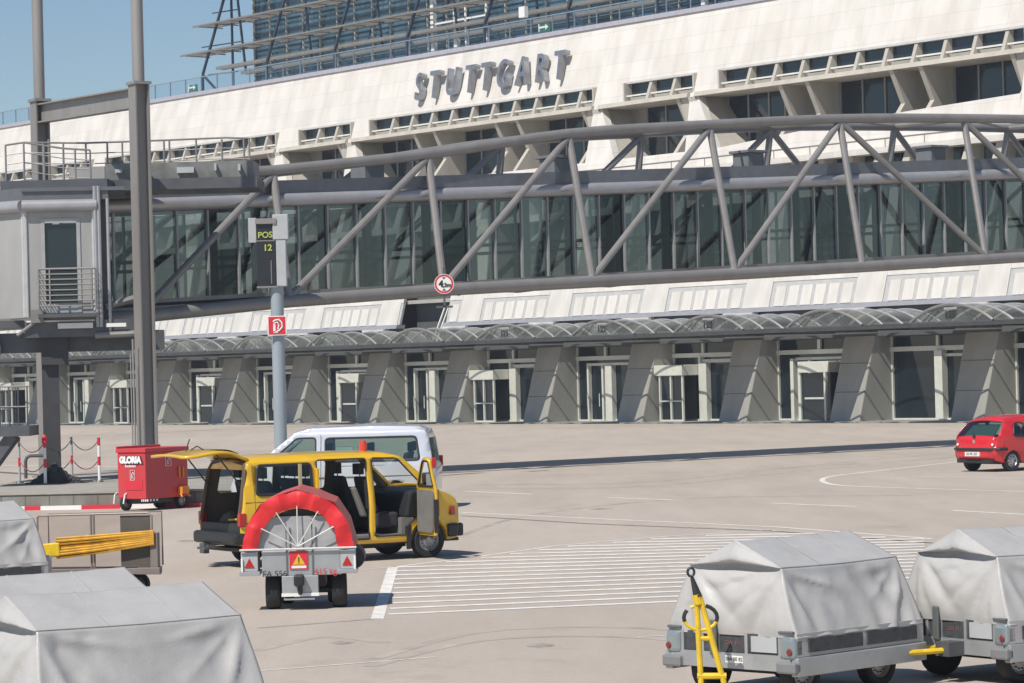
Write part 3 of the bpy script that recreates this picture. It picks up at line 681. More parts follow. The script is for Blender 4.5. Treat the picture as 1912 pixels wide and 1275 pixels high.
# big extruded metal letters on the wall
sg = thing('airport_name_sign', 'large grey metal letters STUTTGART standing off the white terminal wall', 'sign', TO, TRZ)
lx0, lx1 = -19.6, -3.3; adv = [0, 1.78, 3.78, 5.80, 7.52, 9.42, 11.45, 13.45, 15.35]
for i, ch in enumerate('STUTTGART'):
    x = lx0 + .8 + adv[i] * (lx1 - lx0 - 1.6) / 15.35
    y = 5.0
    o = text(ch, 2.55, .42, LETTER, sg, frame_m((x, y + .84, 21.7), (1, 0, 0), (0, .16, 1)), 'letter', bold=.028, xs=0.69)

# ------------------------------------------------------------------ passenger bridge with trussed tubes
BO = Vector((-11.683, 87.0, 0)); BRZ = math.atan2(0.6105, 0.7920)
BR = thing('passenger_bridge', 'glazed grey steel truss passenger bridge rising across the apron to the terminal', 'passenger bridge', BO, BRZ)
SL = 0.0437
def bz(t, z): return z + SL * t
T0, T1 = -1.2, 58.0
def bbox(mb, x0, x1, y0, y1, z0, z1): mb.hexa([(x0, y0, bz(x0, z0)), (x1, y0, bz(x1, z0)), (x1, y1, bz(x1, z0)), (x0, y1, bz(x0, z0)), (x0, y0, bz(x0, z1)), (x1, y0, bz(x1, z1)), (x1, y1, bz(x1, z1)), (x0, y1, bz(x0, z1))])
DY = .5
def bbox(mb, x0, x1, y0, y1, z0, z1):
    y0 += DY; y1 += DY * .6
    mb.hexa([(x0, y0, bz(x0, z0)), (x1, y0, bz(x1, z0)), (x1, y1, bz(x1, z0)), (x0, y1, bz(x0, z0)), (x0, y0, bz(x0, z1)), (x1, y0, bz(x1, z1)), (x1, y1, bz(x1, z1)), (x0, y1, bz(x0, z1))])
for i, y in enumerate((0.5, 3.5)):
    q = MB(); q.add([(T0, y, bz(T0, 5.45)), (T1, y, bz(T1, 5.45)), (T1, y, bz(T1, 8.05)), (T0, y, bz(T0, 8.05))], [(0, 1, 2, 3)]); q.build('glazing', BGLASS, BR)
mu = None; x = T0 + .6; j = 0
while x < 50:
    for y in (.45, 3.55):
        if mu is None: q = MB(); q.box(-.028, .028, -.05, .05, 0, 2.6); mu = q.build('mullion', mat('mullion_grey', (0.36, 0.37, 0.37), 0.4, 0.3), BR); mu.location = (x, y, bz(x, 5.45))
        else: inst(mu, 'mullion', BR, (x, y, bz(x, 5.45)))
    x += 1.08
q = MB(); bbox(q, T0, T1, .05, 3.25, 5.2, 5.42); bbox(q, T0, T1, -.12, 3.42, 5.12, 5.2); q.build('floor', DSTEEL, BR)
q = MB(); bbox(q, T0, T1, -.10, -.18, 5.36, 5.48); bbox(q, T0, T1, -.14, -.1, 5.18, 5.27); q.build('sill', STEEL, BR)
q = MB(); bbox(q, T0, T1, -.18, 3.5, 8.45, 8.86); bbox(q, T0, T1, .02, 3.28, 8.06, 8.12); q.build('roof', mat('bridge_roof', (0.17, 0.18, 0.20), 0.45, 0.3, var=0.12), BR)
for y in (.30, 3.72):
    q = MB(); q.path([(t, y, bz(t, 8.26)) for t in (T0, T1)], .20, 12); q.build('eave_tube', EAVE, BR, smooth=True)
q = MB()
for z in (6.35, 6.62):
    for y in (.62, 3.3): q.path([(t, y, bz(t, z)) for t in (T0, T1)], .03, 6)
q.build('handrail', DSTEEL, BR)
TN = [(6.01, 9.42), (11.85, 10.06), (17.55, 10.86), (23.69, 11.33), (29.79, 11.72), (36.05, 11.92), (42.2, 12.02), (48.3, 12.0)]
BN = [(.53, 5.02), (5.61, 5.42), (11.35, 5.73), (17.32, 5.98), (23.48, 6.22), (29.42, 6.45), (35.59, 6.72), (41.6, 6.98), (47.6, 7.24)]
for side in (0, 1):
    yt = .3 if side == 0 else 3.9; yb_ = -1.0 if side == 0 else 4.5
    q = MB(); q.path([(TN[0][0] - .9, yt, TN[0][1] - .06)] + [(t, yt, z) for t, z in smoothpts([Vector(p) for p in TN], 4)], .17, 12); q.build('top_chord', STEEL, BR, smooth=True)
    q = MB(); q.path([(T0, yb_, 4.95)] + [(t, yb_, z) for t, z in BN] + [(T1, yb_, 7.7)], .20, 12); q.build('bottom_chord', STEEL, BR, smooth=True)
    for i in range(len(TN)):
        t, z = TN[i]; b1 = BN[i + 1]
        lift = .1 if side == 0 else 3.1
        q = MB(); q.tube((t, yt, z - .12), (b1[0], yb_, b1[1] + .12), .125, 10); q.build('post', STEEL, BR, smooth=True)
        ds = []
        if i <= 4: ds.append(BN[i])
        if i >= 4 and i + 2 < len(BN): ds.append(BN[i + 2])
        for b in ds: q = MB(); q.tube((t, yt, z - .1), (b[0], yb_, b[1] + .1), .115, 10); q.build('diagonal', STEEL, BR, smooth=True)
q = MB()
for t, z in TN: q.tube((t, .3, z), (t, 3.9, z), .10, 8)
for i in range(len(TN) - 1): q.tube((TN[i][0], .3, TN[i][1]), (TN[i + 1][0], 3.9, TN[i + 1][1]), .05, 6)
q.build('cross_tubes', STEEL, BR, smooth=True)
q = MB()
for t, z in BN: q.beam((t, -1.0, z - .02), (t, 4.5, z - .02), .2, .22)
q.build('floor_beams', DSTEEL, BR)
for t in (10.4, 18.0, 26.6, 35.6):
    q = MB(); q.cbox((t, 1.6, bz(t, 9.1)), .75, .8, .5); q.cbox((t, 1.6, bz(t, 9.40)), .95, 1.0, .1); q.build('roof_vent', mat('vent_grey', (0.16, 0.17, 0.18), 0.5), BR, bevel=.02)
# interior passenger bridge frame posts seen through the glass
q = MB()
for i in range(13):
    t = 1.5 + i * 4.1
    for y in (.72, 3.2): q.box(t - .11, t + .11, y - .11, y + .11, bz(t, 5.4), bz(t, 8.1))
q.build('inner_frames', DSTEEL, BR)
q = MB()
for i in range(10):
    t = 1.5 + i * 4.1
    if i % 2: q.beam((t, 3.3, bz(t, 5.5)), (t + 4.1, 3.3, bz(t + 4.1, 8.0)), .12, .12)
q.build('inner_braces', DSTEEL, BR)
# round height limit sign on the lower chord
p = AT(829, 530, 90.5)
hs_ = thing('height_limit_sign', 'round red and white 4,3m height limit sign hanging under the passenger bridge', 'traffic sign', p, 0)
q = MB(); q.lathe([(0, -.0), (.30, -.0), (.30, .03), (0, .03)], (0, 0, 0), n=28); q.build('disc', REDS, hs_)
q = MB(); q.lathe([(.285, -.006), (.30, -.006)], (0, 0, 0), n=28); q.lathe([(0, -.007), (.225, -.007)], (0, 0, 0), n=28); q.build('face', WHITES, hs_)
text('4', .26, .01, BLACK, hs_, frame_m((-.09, -.016, 0), (1, 0, 0), (0, 0, 1)), 'digit', bold=.012)
text(',3m', .17, .01, BLACK, hs_, frame_m((.09, -.016, -.04), (1, 0, 0), (0, 0, 1)), 'digits', bold=.006)
q = MB(); q.add([(-.06, -.013, .2), (.06, -.013, .2), (0, -.013, .14)], [(0, 1, 2)]); q.add([(-.06, -.013, -.2), (.06, -.013, -.2), (0, -.013, -.14)], [(0, 1, 2)]); q.build('arrows', BLACK, hs_)
q = MB(); q.box(-.03, .03, .03, .08, -.7, .5); q.box(-.25, .25, .03, .12, -.72, -.66); q.build('bracket', DSTEEL, hs_)

# ------------------------------------------------------------------ mast frame in front of the bridge head
ML = AT(85, 640, 88.0); MR = AT(271, 640, 81.9)
mf = thing('mast_frame', 'tall grey twin mast steel frame with cross girder and round pipes on top', 'mast', (0, 0, 0))
def mast(P, ztop, zjoin, w_):
    # I-section column up to the joint, round pipe above
    d = Vector((MR.x - ML.x, MR.y - ML.y, 0)).normalized(); nrm = Vector((-d.y, d.x, 0))
    q = MB()
    def bx(u0, u1, v0, v1, z0, z1):
        q.hexa([tuple(Vector((P.x, P.y, 0)) + d * u + nrm * v + Vector((0, 0, z))) for z in (z0, z1) for u, v in ((u0, v0), (u1, v0), (u1, v1), (u0, v1))])
    bx(-w_, w_, -w_ * .9, -w_ * .9 + .04, 0, zjoin); bx(-w_, w_, w_ * .9 - .04, w_ * .9, 0, zjoin); bx(-.03, .03, -w_ * .9 + .04, w_ * .9 - .04, 0, zjoin)
    bx(-w_ * 1.0, -w_ * 1.0 + .03, -w_ * .86, w_ * .86, 0, zjoin - .6); bx(-w_ * 1.2, w_ * 1.2, -w_ * 1.1, w_ * 1.1, zjoin, zjoin + .08); bx(-w_ * 1.6, w_ * 1.6, -w_ * 1.6, w_ * 1.6, 0.4, .45)
    q.build('column', MASTM, mf)
    q = MB(); q.tube((P.x, P.y, zjoin + .08), (P.x, P.y, ztop), .165, 16); q.build('pipe', MASTM, mf, smooth=True)
zl = AT(80, 190, 88).z; zr = AT(262, 158, 81.9).z
mast(ML, 19, zl, .235); mast(MR, 19, zr, .235)
q = MB(); a = Vector((ML.x, ML.y, zl - .35)); b = Vector((MR.x, MR.y, zr - .35))
q.beam(a, b, .05, .5); q.beam(a + Vector((0, 0, .26)), b + Vector((0, 0, .26)), .34, .04); q.beam(a - Vector((0, 0, .26)), b - Vector((0, 0, .26)), .34, .04)
q.build('girder', MASTM, mf)
q = MB(); p = AT(182, 206, 84.9); q.cbox(p, .4, .3, .12); q.tube(p, p + Vector((.02, 0, .25)), .03); q.build('floodlight', DSTEEL, mf)
q = MB(); P = MR; q.tube((P.x - .30, P.y - .3, 0), (P.x - .30, P.y - .3, 4.3), .03, 6); q.tube((P.x - .37, P.y - .3, 0), (P.x - .37, P.y - .3, 3.9), .022, 6); islands(q, 'conduit', MASTM, mf)

# ------------------------------------------------------------------ bridge head cabin
CD = 82.0
c0 = AT(43, 480, CD); HX = Vector((1, 0.13, 0)).normalized(); HRZ = math.atan2(HX.y, HX.x)
CB = thing('bridge_head_cabin', 'grey bridge head cabin with a glazed service door and small balcony at the left edge', 'cabin', (c0.x, c0.y, 0), HRZ)
pm_ = 5600 / CD
def cz(py, px=100): return AT(px, py, CD).z
zb_, ze, zr_ = cz(592), cz(392), cz(350)
q = MB(); Wd = 1.88
# front wall with door opening
q.box(0, .50, 0, .1, zb_, ze); q.box(1.56, Wd + .1, 0, .1, zb_, ze); q.box(.50, 1.56, 0, .1, cz(414), ze); q.box(.50, 1.56, 0, .1, zb_, cz(584))
q.box(Wd + .1, Wd + .2, 0, 3, zb_, ze); q.box(0, Wd + .1, 0, 3.2, zb_ - .1, zb_)
q.hexa([(-1.6, 1.6, zb_), (0, 0, zb_), (0, .1, zb_), (-1.5, 1.7, zb_), (-1.6, 1.6, ze), (0, 0, ze), (0, .1, ze), (-1.5, 1.7, ze)])
q.build('wall', CABIN, CB)
q = MB(); q.box(.62, 1.46, .06, .08, cz(568), cz(418)); q.build('door_glass', DARKG, CB)
q = MB()
for x in (.50, 1.46): q.box(x, x + .1, -.03, .1, cz(584), cz(412))
q.box(.50, 1.56, -.03, .1, cz(416), cz(408)); q.box(.6, 1.46, -.02, .06, cz(584), cz(567)); q.build('door_frame', mat('frame_grey', (.42, .43, .43), .4, .2), CB)
q = MB(); q.box(-.03, .13, -.06, .12, zb_, ze); q.box(Wd - .0, Wd + .12, -.06, .06, zb_, ze); islands(q, 'corner_post', mat('corner_light', (.55, .56, .55), .4, .2), CB, bevel=.03)
q = MB(); q.tube((0, -.08, ze + .12), (Wd + .15, -.08, ze + .12), .17, 12); q.tube((0, -.08, ze + .12), (-1.7, 1.6, ze + .12), .17, 12); q.build('eave_tube', EAVE, CB, smooth=True)
q = MB(); q.hexa([(-1.8, 1.7, ze + .28), (0, -.1, ze + .28), (0, 4, ze + .28), (-1.8, 4, ze + .28), (-1.8, 1.7, zr_), (0, -.1, zr_), (0, 4, zr_), (-1.8, 4, zr_)]); q.box(0, 2.35, -.1, 4, ze + .28, zr_ - .1); q.box(-.0, 2.8, -.16, 4, zr_ - .1, zr_)
q.build('roof', mat('cabin_roof', (0.15, 0.16, 0.175), 0.45, 0.3), CB)
q = MB(); q.box(2.12, 2.30, .35, 1.2, zb_ - .1, ze + .3); q.build('corner_column', DSTEEL, CB)
q = MB()
for x in (1.98, 2.08): q.tube((x, -.14, zb_ - .3), (x, -.14, zr_ + .02), .055, 8)
q.tube((2.32, -.1, cz(620)), (2.32, -.1, cz(372)), .045, 8); islands(q, 'downpipe', EAVE, CB, smooth=True)
# small balcony rail
q = MB(); zt2 = cz(503); zb2 = cz(572)
for i in range(8): z = zt2 - (zt2 - zb2) * i / 7.0; q.tube((.42, -.55, z), (1.95, -.55, z), .018 if i else .03, 5); q.tube((1.95, -.55, z), (1.95, 0, z), .015, 5); q.tube((.42, -.55, z), (.42, 0, z), .015, 5)
for x in (.42, .72, 1.85, 1.95): q.tube((x, -.55, zb2 - .1), (x, -.55, zt2), .028, 6)
q.build('balcony_rail', STEEL, CB)
q = MB(); q.box(.38, 2.0, -.6, 0, zb_ - .02, zb_ + .08); q.box(.0, 3.2, -.1, 3.0, zb_ - .55, zb_ - .1); q.box(-2.6, 3.8, .8, 1.2, zb_ - .95, zb_ - .4); q.box(.1, 3.4, .0, .2, zb_ - .42, zb_ - .12); q.build('balcony_floor', DSTEEL, CB)
q = MB(); q.box(.05, 1.9, -.15, .0, cz(601), cz(598)); q.box(.9, 1.85, -.3, -.18, cz(614), cz(604)); q.box(2.2, 2.75, -.3, -.2, cz(613), cz(606)); islands(q, 'lamp_housing', WHITES, CB)
q = MB(); q.tube((1.9, -.2, cz(628)), (3.3, -.2, cz(626)), .09, 8); q.tube((2.2, .2, cz(575)), (3.2, .4, cz(556)), .10, 8); q.cbox((.35, -.2, cz(590)), .35, .3, .35)
q.tube((.3, -.2, cz(600)), (-.2, -.1, cz(625)), .05); islands(q, 'pipe_run', STEEL, CB, smooth=True)
# rotating support: curved bracket below the cabin at the left
q = MB(); pts = []
prof = [(math.cos(a) * 1.05, math.sin(a) * 1.0) for a in [R_(v) for v in range(-100, 101, 20)]]
ring_o = [(-2.3 + x * .95, cz(648) + z * .82) for x, z in prof]; ring_i = [(-2.3 + x * 1.45 + .1, cz(648) + z * 1.35) for x, z in prof]
poly = ring_o + ring_i[::-1]
for i in range(len(prof) - 1):
    q.prism([ring_o[i], ring_o[i + 1], ring_i[i + 1], ring_i[i]], lambda u, v, w_: (u, w_, v), .5, 1.0)
q.box(-2.6, .9, .4, 1.2, cz(610), cz(596)); q.build('curved_bracket', DSTEEL, CB)
sup = AT(92, 760, 82.6)
q = MB(); q.box(.42, .88, .4, .8, 0.4, zb_ - .4); q.box(.42, 1.15, .2, 1.0, zb_ - 1.3, zb_ - .4); q.build('shade_column', mat('column_shade', (.05, .05, .055), .6), CB)  # near-black column put before the mast to paint the cabin's shade on it
# rocks / dark rubble heap at the column foot
q = MB()
rs = random.Random(3)
for i in range(60):
    x = .72 + rs.gauss(0, .36); y = .1 + rs.gauss(0, .22); h_ = max(.06, .58 - abs(x - .72) * .75) * rs.uniform(.6, 1.05); r_ = rs.uniform(.09, .2)
    pr = [(0, h_), (r_ * .5, h_ * .92), (r_ * .95, h_ * .5), (r_ * 1.25, 0)]
    q.lathe([(a * rs.uniform(.9, 1.1), b) for a, b in pr], (x, y, .40), 'z', 7)
rb = q.build('rubble_heap', ROCK); rb.location = (c0.x, c0.y, 0); rb.rotation_euler = (0, 0, HRZ); tag(rb, 'heap of dark covered ballast around the foot of the left bridge column', 'heap')
# walkway with railing on top of the bridge head
q0 = AT(8, 300, 84); 
RW = thing('roof_walkway', 'grey maintenance walkway with railings on top of the bridge head', 'walkway', (0, 0, 0))
def wline(pts_px, D): return [AT(x, y, D) for x, y in pts_px]
fr_ = wline([(8, 300), (46, 296), (125, 297), (290, 300), (470, 290)], 84)
top_front = wline([(10, 271), (44, 266), (118, 277), (168, 280)], 84.2)
top_back = wline([(44, 266), (160, 267), (300, 262), (420, 257), (465, 258)], 86.5)
q = MB(); q.path(top_front, .028, 6)
q.path([p - Vector((0, 0, .28)) for p in top_front], .016, 5); q.path([p - Vector((0, 0, .55)) for p in top_front], .016, 5); q.path([p - Vector((0, 0, .80)) for p in top_front], .016, 5)
for p in top_front + [AT(82, 272, 84.2), AT(140, 279, 84.2)]: q.tube(p, p - Vector((0, 0, 1.0)), .03, 6)
q.path(top_back, .028, 6); q.path([p - Vector((0, 0, .3)) for p in top_back], .016, 5); q.path([p - Vector((0, 0, .6)) for p in top_back], .016, 5)
for x in (44, 80, 118, 160, 200, 228, 306, 316, 366, 414, 455, 465): p = AT(x, 268 - (x - 44) * .022, 86.5); q.tube(p, p - Vector((0, 0, 1.35)), .03, 6)
q.build('railing', STEEL, RW)
q = MB()
def dbox(x0, y0, x1, y1, D0, D1):
    a = AT(x0, y0, D0); b = AT(x1, y1, D0); q.hexa([(a.x, D0, b.z), (b.x, D0, b.z), (b.x, D1, b.z), (a.x, D1, b.z), (a.x, D0, a.z), (b.x, D0, a.z), (b.x, D1, a.z), (a.x, D1, a.z)])
dbox(196, 306, 474, 336, 85.6, 87.6); q.build('drive_housing', mat('housing', (.20, .205, .2), .5, .2, var=.3, scale=3), RW)
q = MB(); dbox(128, 312, 196, 344, 85.8, 87.2); q.build('side_box', CABIN, RW)
q = MB(); dbox(196, 336, 480, 349, 85.4, 88.0); dbox(0, 338, 200, 348, 84, 88); q.build('deck', DSTEEL, RW)
q = MB(); dbox(330, 312, 362, 322, 85.45, 85.62); dbox(400, 305, 404, 318, 85.4, 85.62); dbox(215, 316, 228, 322, 85.45, 85.62); dbox(444, 306, 449, 318, 85.4, 85.62); islands(q, 'marking_plate', GREYB, RW)
# service stairs at the left edge
ST = thing('service_stair', 'dark steel service stair and mesh landing at the left edge below the cabin', 'stairs', (0, 0, 0))
q = MB(); dbox(-60, 798, 55, 814, 80, 81.6); q.build('landing', DSTEEL, ST)
q = MB(); q.beam(AT(22, 812, 80.2), AT(-45, 905, 80.2), .08, .3); q.beam(AT(30, 812, 81.5), AT(-37, 905, 81.5), .08, .3); islands(q, 'stringer', DSTEEL, ST)
q = MB()
for x in range(-50, 56, 17): q.tube(AT(x, 800, 80.1), AT(x - 1.5, 722, 80.1), .022, 5)
for y in (722, 760): q.tube(AT(-55, y + 1, 80.1), AT(54, y - 1, 80.1), .022, 5)
for x in range(-50, 36, 5): q.tube(AT(x, 798, 80.12), AT(x - 1, 724, 80.12), .008, 4)
q.build('railing', DSTEEL, ST)
# ------------------------------------------------------------------ raised concrete plinth with red and white edge
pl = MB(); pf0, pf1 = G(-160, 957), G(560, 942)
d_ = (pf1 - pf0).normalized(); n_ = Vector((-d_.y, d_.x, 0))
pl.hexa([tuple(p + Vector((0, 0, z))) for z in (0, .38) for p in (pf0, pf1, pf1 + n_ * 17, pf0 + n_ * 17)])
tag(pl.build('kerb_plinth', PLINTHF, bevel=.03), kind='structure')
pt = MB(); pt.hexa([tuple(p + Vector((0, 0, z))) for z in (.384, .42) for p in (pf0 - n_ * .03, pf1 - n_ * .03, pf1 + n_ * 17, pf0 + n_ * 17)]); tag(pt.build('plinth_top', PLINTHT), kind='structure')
pj = MB()
for i in range(14):
    a = pf0 + d_ * (1 + i * .62) - n_ * .006; pj.hexa([tuple(a + d_ * u + n_ * v + Vector((0, 0, z))) for z in (.0, .375) for u, v in ((0, 0), (.025, 0), (.025, .01), (0, .01))])
tag(pj.build('plinth_joints', JOINT), kind='structure')
xs_ = [(-160, 47, 1), (47, 77, 0), (77, 152, 1), (152, 228, 0), (228, 300, 1), (300, 430, 0)]
def onface(px):
    v = ray(px, 950); n3 = Vector((n_.x, n_.y, 0)); t = (pf0 - n_ * .1 - CAMP).dot(n3) / v.dot(n3); return (CAMP + v * t - pf0).dot(d_)
for name_, flag, m_ in (('kerb_paint', 0, REDS), ('kerb_line', 1, WHITES)):
    pr = MB()
    for a, b, c in ((47, 77, 0), (77, 153, 1), (153, 226, 0), (226, 300, 1), (300, 420, 0), (-90, 47, 1)):
        if c != flag: continue
        u0 = onface(a); u1 = onface(b)
        pr.hexa([tuple(pf0 + d_ * u + n_ * v + Vector((0, 0, z))) for z in (.0, .10) for u, v in ((u0, -.16), (u1, -.16), (u1, -.02), (u0, -.02))])
    tag(pr.build(name_, m_), kind='structure')
# posts and chains
pp = [((37, 902), 0), ((85, 905), 1), ((135, 897), 0), ((186, 900), 1), ((-20, 905), 1)]
lab = ['grey and red barrier post leftmost in view by the stairs', 'red and white barrier post with red cap by the dark column foot', 'thin dark barrier post between the two red and white ones', 'red and white barrier post nearest the red fire trailer', 'barrier post just outside the left edge']
tops = []
for i, ((x, y), rw) in enumerate(pp[:4]):
    b = G(x, y, .42); t = thing('barrier_post', lab[i], 'post', b, 0, 'barrier posts with chains')
    cols = [WHITES, REDS, WHITES, REDS] if rw else [GREYB, REDS, GREYB, DSTEEL]
    hs4 = [0, .46, .70, 1.0, 1.22]
    for j in range(4):
        q = MB(); q.tube((0, 0, hs4[j]), (0, 0, hs4[j + 1]), .042 if rw else .034, 10); q.build('band', cols[j], t, smooth=True)
    if i == 1: q = MB(); q.lathe([(0, 1.36), (.04, 1.34), (.075, 1.27), (.075, 1.12), (.043, 1.10)], (0, 0, 0), 'z', 12); q.build('cap', REDS, t, smooth=True)
    q = MB(); q.lathe([(0, .05), (.10, .04), (.12, 0)], (0, 0, 0), 'z', 12); q.build('foot', DSTEEL, t)
    tops.append(b)
def chain(a, b, z, lab_, m_):
    pts = [a.lerp(b, t / 12) + Vector((0, 0, z - .36 * 4 * (t / 12) * (1 - t / 12) * .8)) for t in range(13)]
    q = MB(); q.path(pts, .014, 5); o = q.build('chain', m_); tag(o, lab_, 'chain', 'chains between the barrier posts')
RC = mat('red_chain', (.45, .08, .09), .5)
for i in range(3):
    chain(tops[i], tops[i + 1], 1.15, ['upper chain hanging between the leftmost two barrier posts', 'upper chain from the capped post to the thin dark post', 'upper chain hanging nearest the red fire trailer'][i], mat('grey_chain', (.16, .14, .14), .5))
    chain(tops[i], tops[i + 1], .62, ['lower chain hanging between the leftmost two barrier posts', 'lower chain from the capped post to the thin dark post', 'lower chain hanging nearest the red fire trailer'][i], RC)
pi = thing('pipe_bow', 'dark bent protective pipe standing beside the rubble heap', 'pipe guard', G(60, 893, .42), 0)
q = MB(); q.path([(-.18, 0, 0), (-.18, 0, .5), (-.14, 0, .6), (-.05, 0, .65), (.6, .1, .65)], .05, 8); q.build('tube', DSTEEL, pi, smooth=True)
# display pole
PD = 80.0; pb = AT(521, 700, PD)
DP = thing('stand_display_pole', 'blue grey pole carrying the dark POS 12 stand display and grey boxes', 'display pole', (pb.x, pb.y, 0), 0)
def pz(y, x=521): return AT(x, y, PD).z
def px_(x, y=500): return AT(x, y, PD).x - pb.x
q = MB(); q.tube((0, 0, 0), (0, 0, pz(530)), .172, 20); q.build('pole', POLEB, DP, smooth=True)
q = MB(); q.tube((-.15, 0, pz(420)), (-.15, 0, pz(395)), .05); q.tube((0, 0, pz(530)), (0.0, 0, pz(410)), .08); q.build('pole_top', DSTEEL, DP)
q = MB(); q.box(px_(481), px_(517), -.22, .1, pz(536), pz(416)); q.build('display', mat('display_black', (.02, .022, .028), .35), DP, bevel=.01)
q = MB(); q.box(px_(480), px_(519), -.3, .1, pz(418), pz(408)); q.box(px_(480), px_(519), -.26, .1, pz(537), pz(534)); q.box(px_(480), px_(517), -.235, -.22, pz(450.5), pz(448.5)); q.box(px_(507), px_(508.5), -.235, -.22, pz(530), pz(486)); islands(q, 'display_frame', STEEL, DP)
q = MB(); q.box(px_(466), px_(481), -.12, .1, pz(452), pz(406)); q.build('left_box', GREYB, DP, bevel=.01)
q = MB(); q.box(px_(512), px_(541), -.26, .1, pz(448), pz(401)); q.build('upper_box', GREYB, DP, bevel=.02)
q = MB(); q.box(px_(517.5), px_(536), -.24, .1, pz(535), pz(448)); q.build('lower_box', GREYB, DP, bevel=.02)
LED = emit_mat('led_yellow', (.30, .34, .07), .35)
text('POS', .22, .01, LED, DP, frame_m((px_(498), -.245, pz(439)), (1, 0, .026), (0, 0, 1)), 'led_text', bold=.004)
text('12', .235, .01, LED, DP, frame_m((px_(502), -.245, pz(463)), (1, 0, .026), (0, 0, 1)), 'led_digits', bold=.006)
HS2 = thing('hydrant_sign', 'square red fire hose sign mounted on the blue grey pole', 'sign', (pb.x, pb.y - .25, pz(608)), 0)
q = MB(); q.box(-.25, .25, -.02, .0, -.26, .26); q.build('plate', WHITES, HS2); q = MB(); q.box(-.225, .225, -.026, -.02, -.235, .235); q.build('panel', REDS, HS2)
q = MB(); q.path([(-.10, -.03, .1), (-.05, -.03, .14), (.05, -.03, .16), (.13, -.03, .08), (.14, -.03, -.04), (.06, -.03, -.13), (.0, -.03, -.15)], .022, 6); q.path([(-.08, -.03, .06), (.02, -.03, .09), (.05, -.03, .0), (.02, -.03, -.1)], .018, 6); q.box(-.10, -.04, -.032, -.026, -.17, .05); q.box(-.1, .03, -.032, -.026, -.19, -.15); q.build('hose_symbol', WHITES, HS2)
q = MB(); q.box(-.2, .2, .0, .08, -.05, .05); q.build('clamp', DSTEEL, HS2)

# ------------------------------------------------------------------ thin summer haze between the camera and the far facade
hz = MB(); hz.box(-160, 190, -25, 330, -1.0, 60)
ho = mk('haze', hz.v, hz.f, None); ho['kind'] = 'stuff'
hm_ = bpy.data.materials.new('haze_air'); hm_.use_nodes = True; t_ = hm_.node_tree; t_.nodes.clear()
ov = t_.nodes.new('ShaderNodeOutputMaterial'); pv = t_.nodes.new('ShaderNodeVolumePrincipled'); pv.inputs['Color'].default_value = (0.80, 0.88, 1.0, 1); pv.inputs['Density'].default_value = 0.00042; pv.inputs['Anisotropy'].default_value = 0.2
t_.links.new(pv.outputs[0], ov.inputs['Volume']); ho.data.materials.append(hm_)
# ------------------------------------------------------------------ vehicles
def wheel(parent, x, y, r, wd, side, rimm, style='steel', n=28):
    s = side
    q = MB(); q.lathe([(r * .60, s * wd * .30), (r * .72, s * wd * .47), (r * .90, s * wd * .5), (r * .985, s * wd * .38), (r, s * wd * .2), (r, -s * wd * .2), (r * .985, -s * wd * .38), (r * .9, -s * wd * .5), (r * .6, -s * wd * .5), (0, -s * wd * .3)], (0, 0, 0), n=n)
    wo_ = q.build('wheel', RUBBER, parent, smooth=True, loc=(x, y, r))
    q = MB(); q.lathe([(r * .64, s * wd * .34), (r * .60, s * wd * .40), (r * .56, s * wd * .34), (r * .52, s * wd * .18), (r * .2, s * wd * .26), (r * .17, s * wd * .36), (0, s * wd * .36)], (0, 0, 0), n=n); q.build('rim', rimm, wo_, smooth=True)
    q = MB(); k = 14 if style == 'steel' else 7
    for i in range(k):
        a = 2 * math.pi * i / k; rr = r * .41; sz = r * (.06 if style == 'steel' else .10)
        q.cbox((math.cos(a) * rr, s * (wd * .235), math.sin(a) * rr), sz, .02, sz)
    q.build('rim_hole', BLACK, wo_)
    return wo_
def shell(outer, holes, ymap, us, vs):
    loops = [[Vector((u, 0, v)) for u, v in outer]] + [[Vector((u, 0, v)) for u, v in h] for h in holes]
    flat = [p for l in loops for p in l]; tris = tessellate_polygon(loops)
    bm = bmesh.new(); bv = [bm.verts.new(p) for p in flat]
    for t in tris:
        try: bm.faces.new([bv[i] for i in t])
        except ValueError: pass
    for u in us: bmesh.ops.bisect_plane(bm, geom=bm.verts[:] + bm.edges[:] + bm.faces[:], plane_co=(u, 0, 0), plane_no=(1, 0, 0))
    for v in vs: bmesh.ops.bisect_plane(bm, geom=bm.verts[:] + bm.edges[:] + bm.faces[:], plane_co=(0, 0, v), plane_no=(0, 0, 1))
    bm.verts.ensure_lookup_table()
    V = [(p.co.x, ymap(p.co.x, p.co.z), p.co.z) for p in bm.verts]; idx = {p: i for i, p in enumerate(bm.verts)}
    Fc = [tuple(idx[p] for p in f.verts) for f in bm.faces]; bm.free(); return V, Fc
def rng(a, b, s):
    out = []; x = a
    while x < b: out.append(x); x += s
    return out
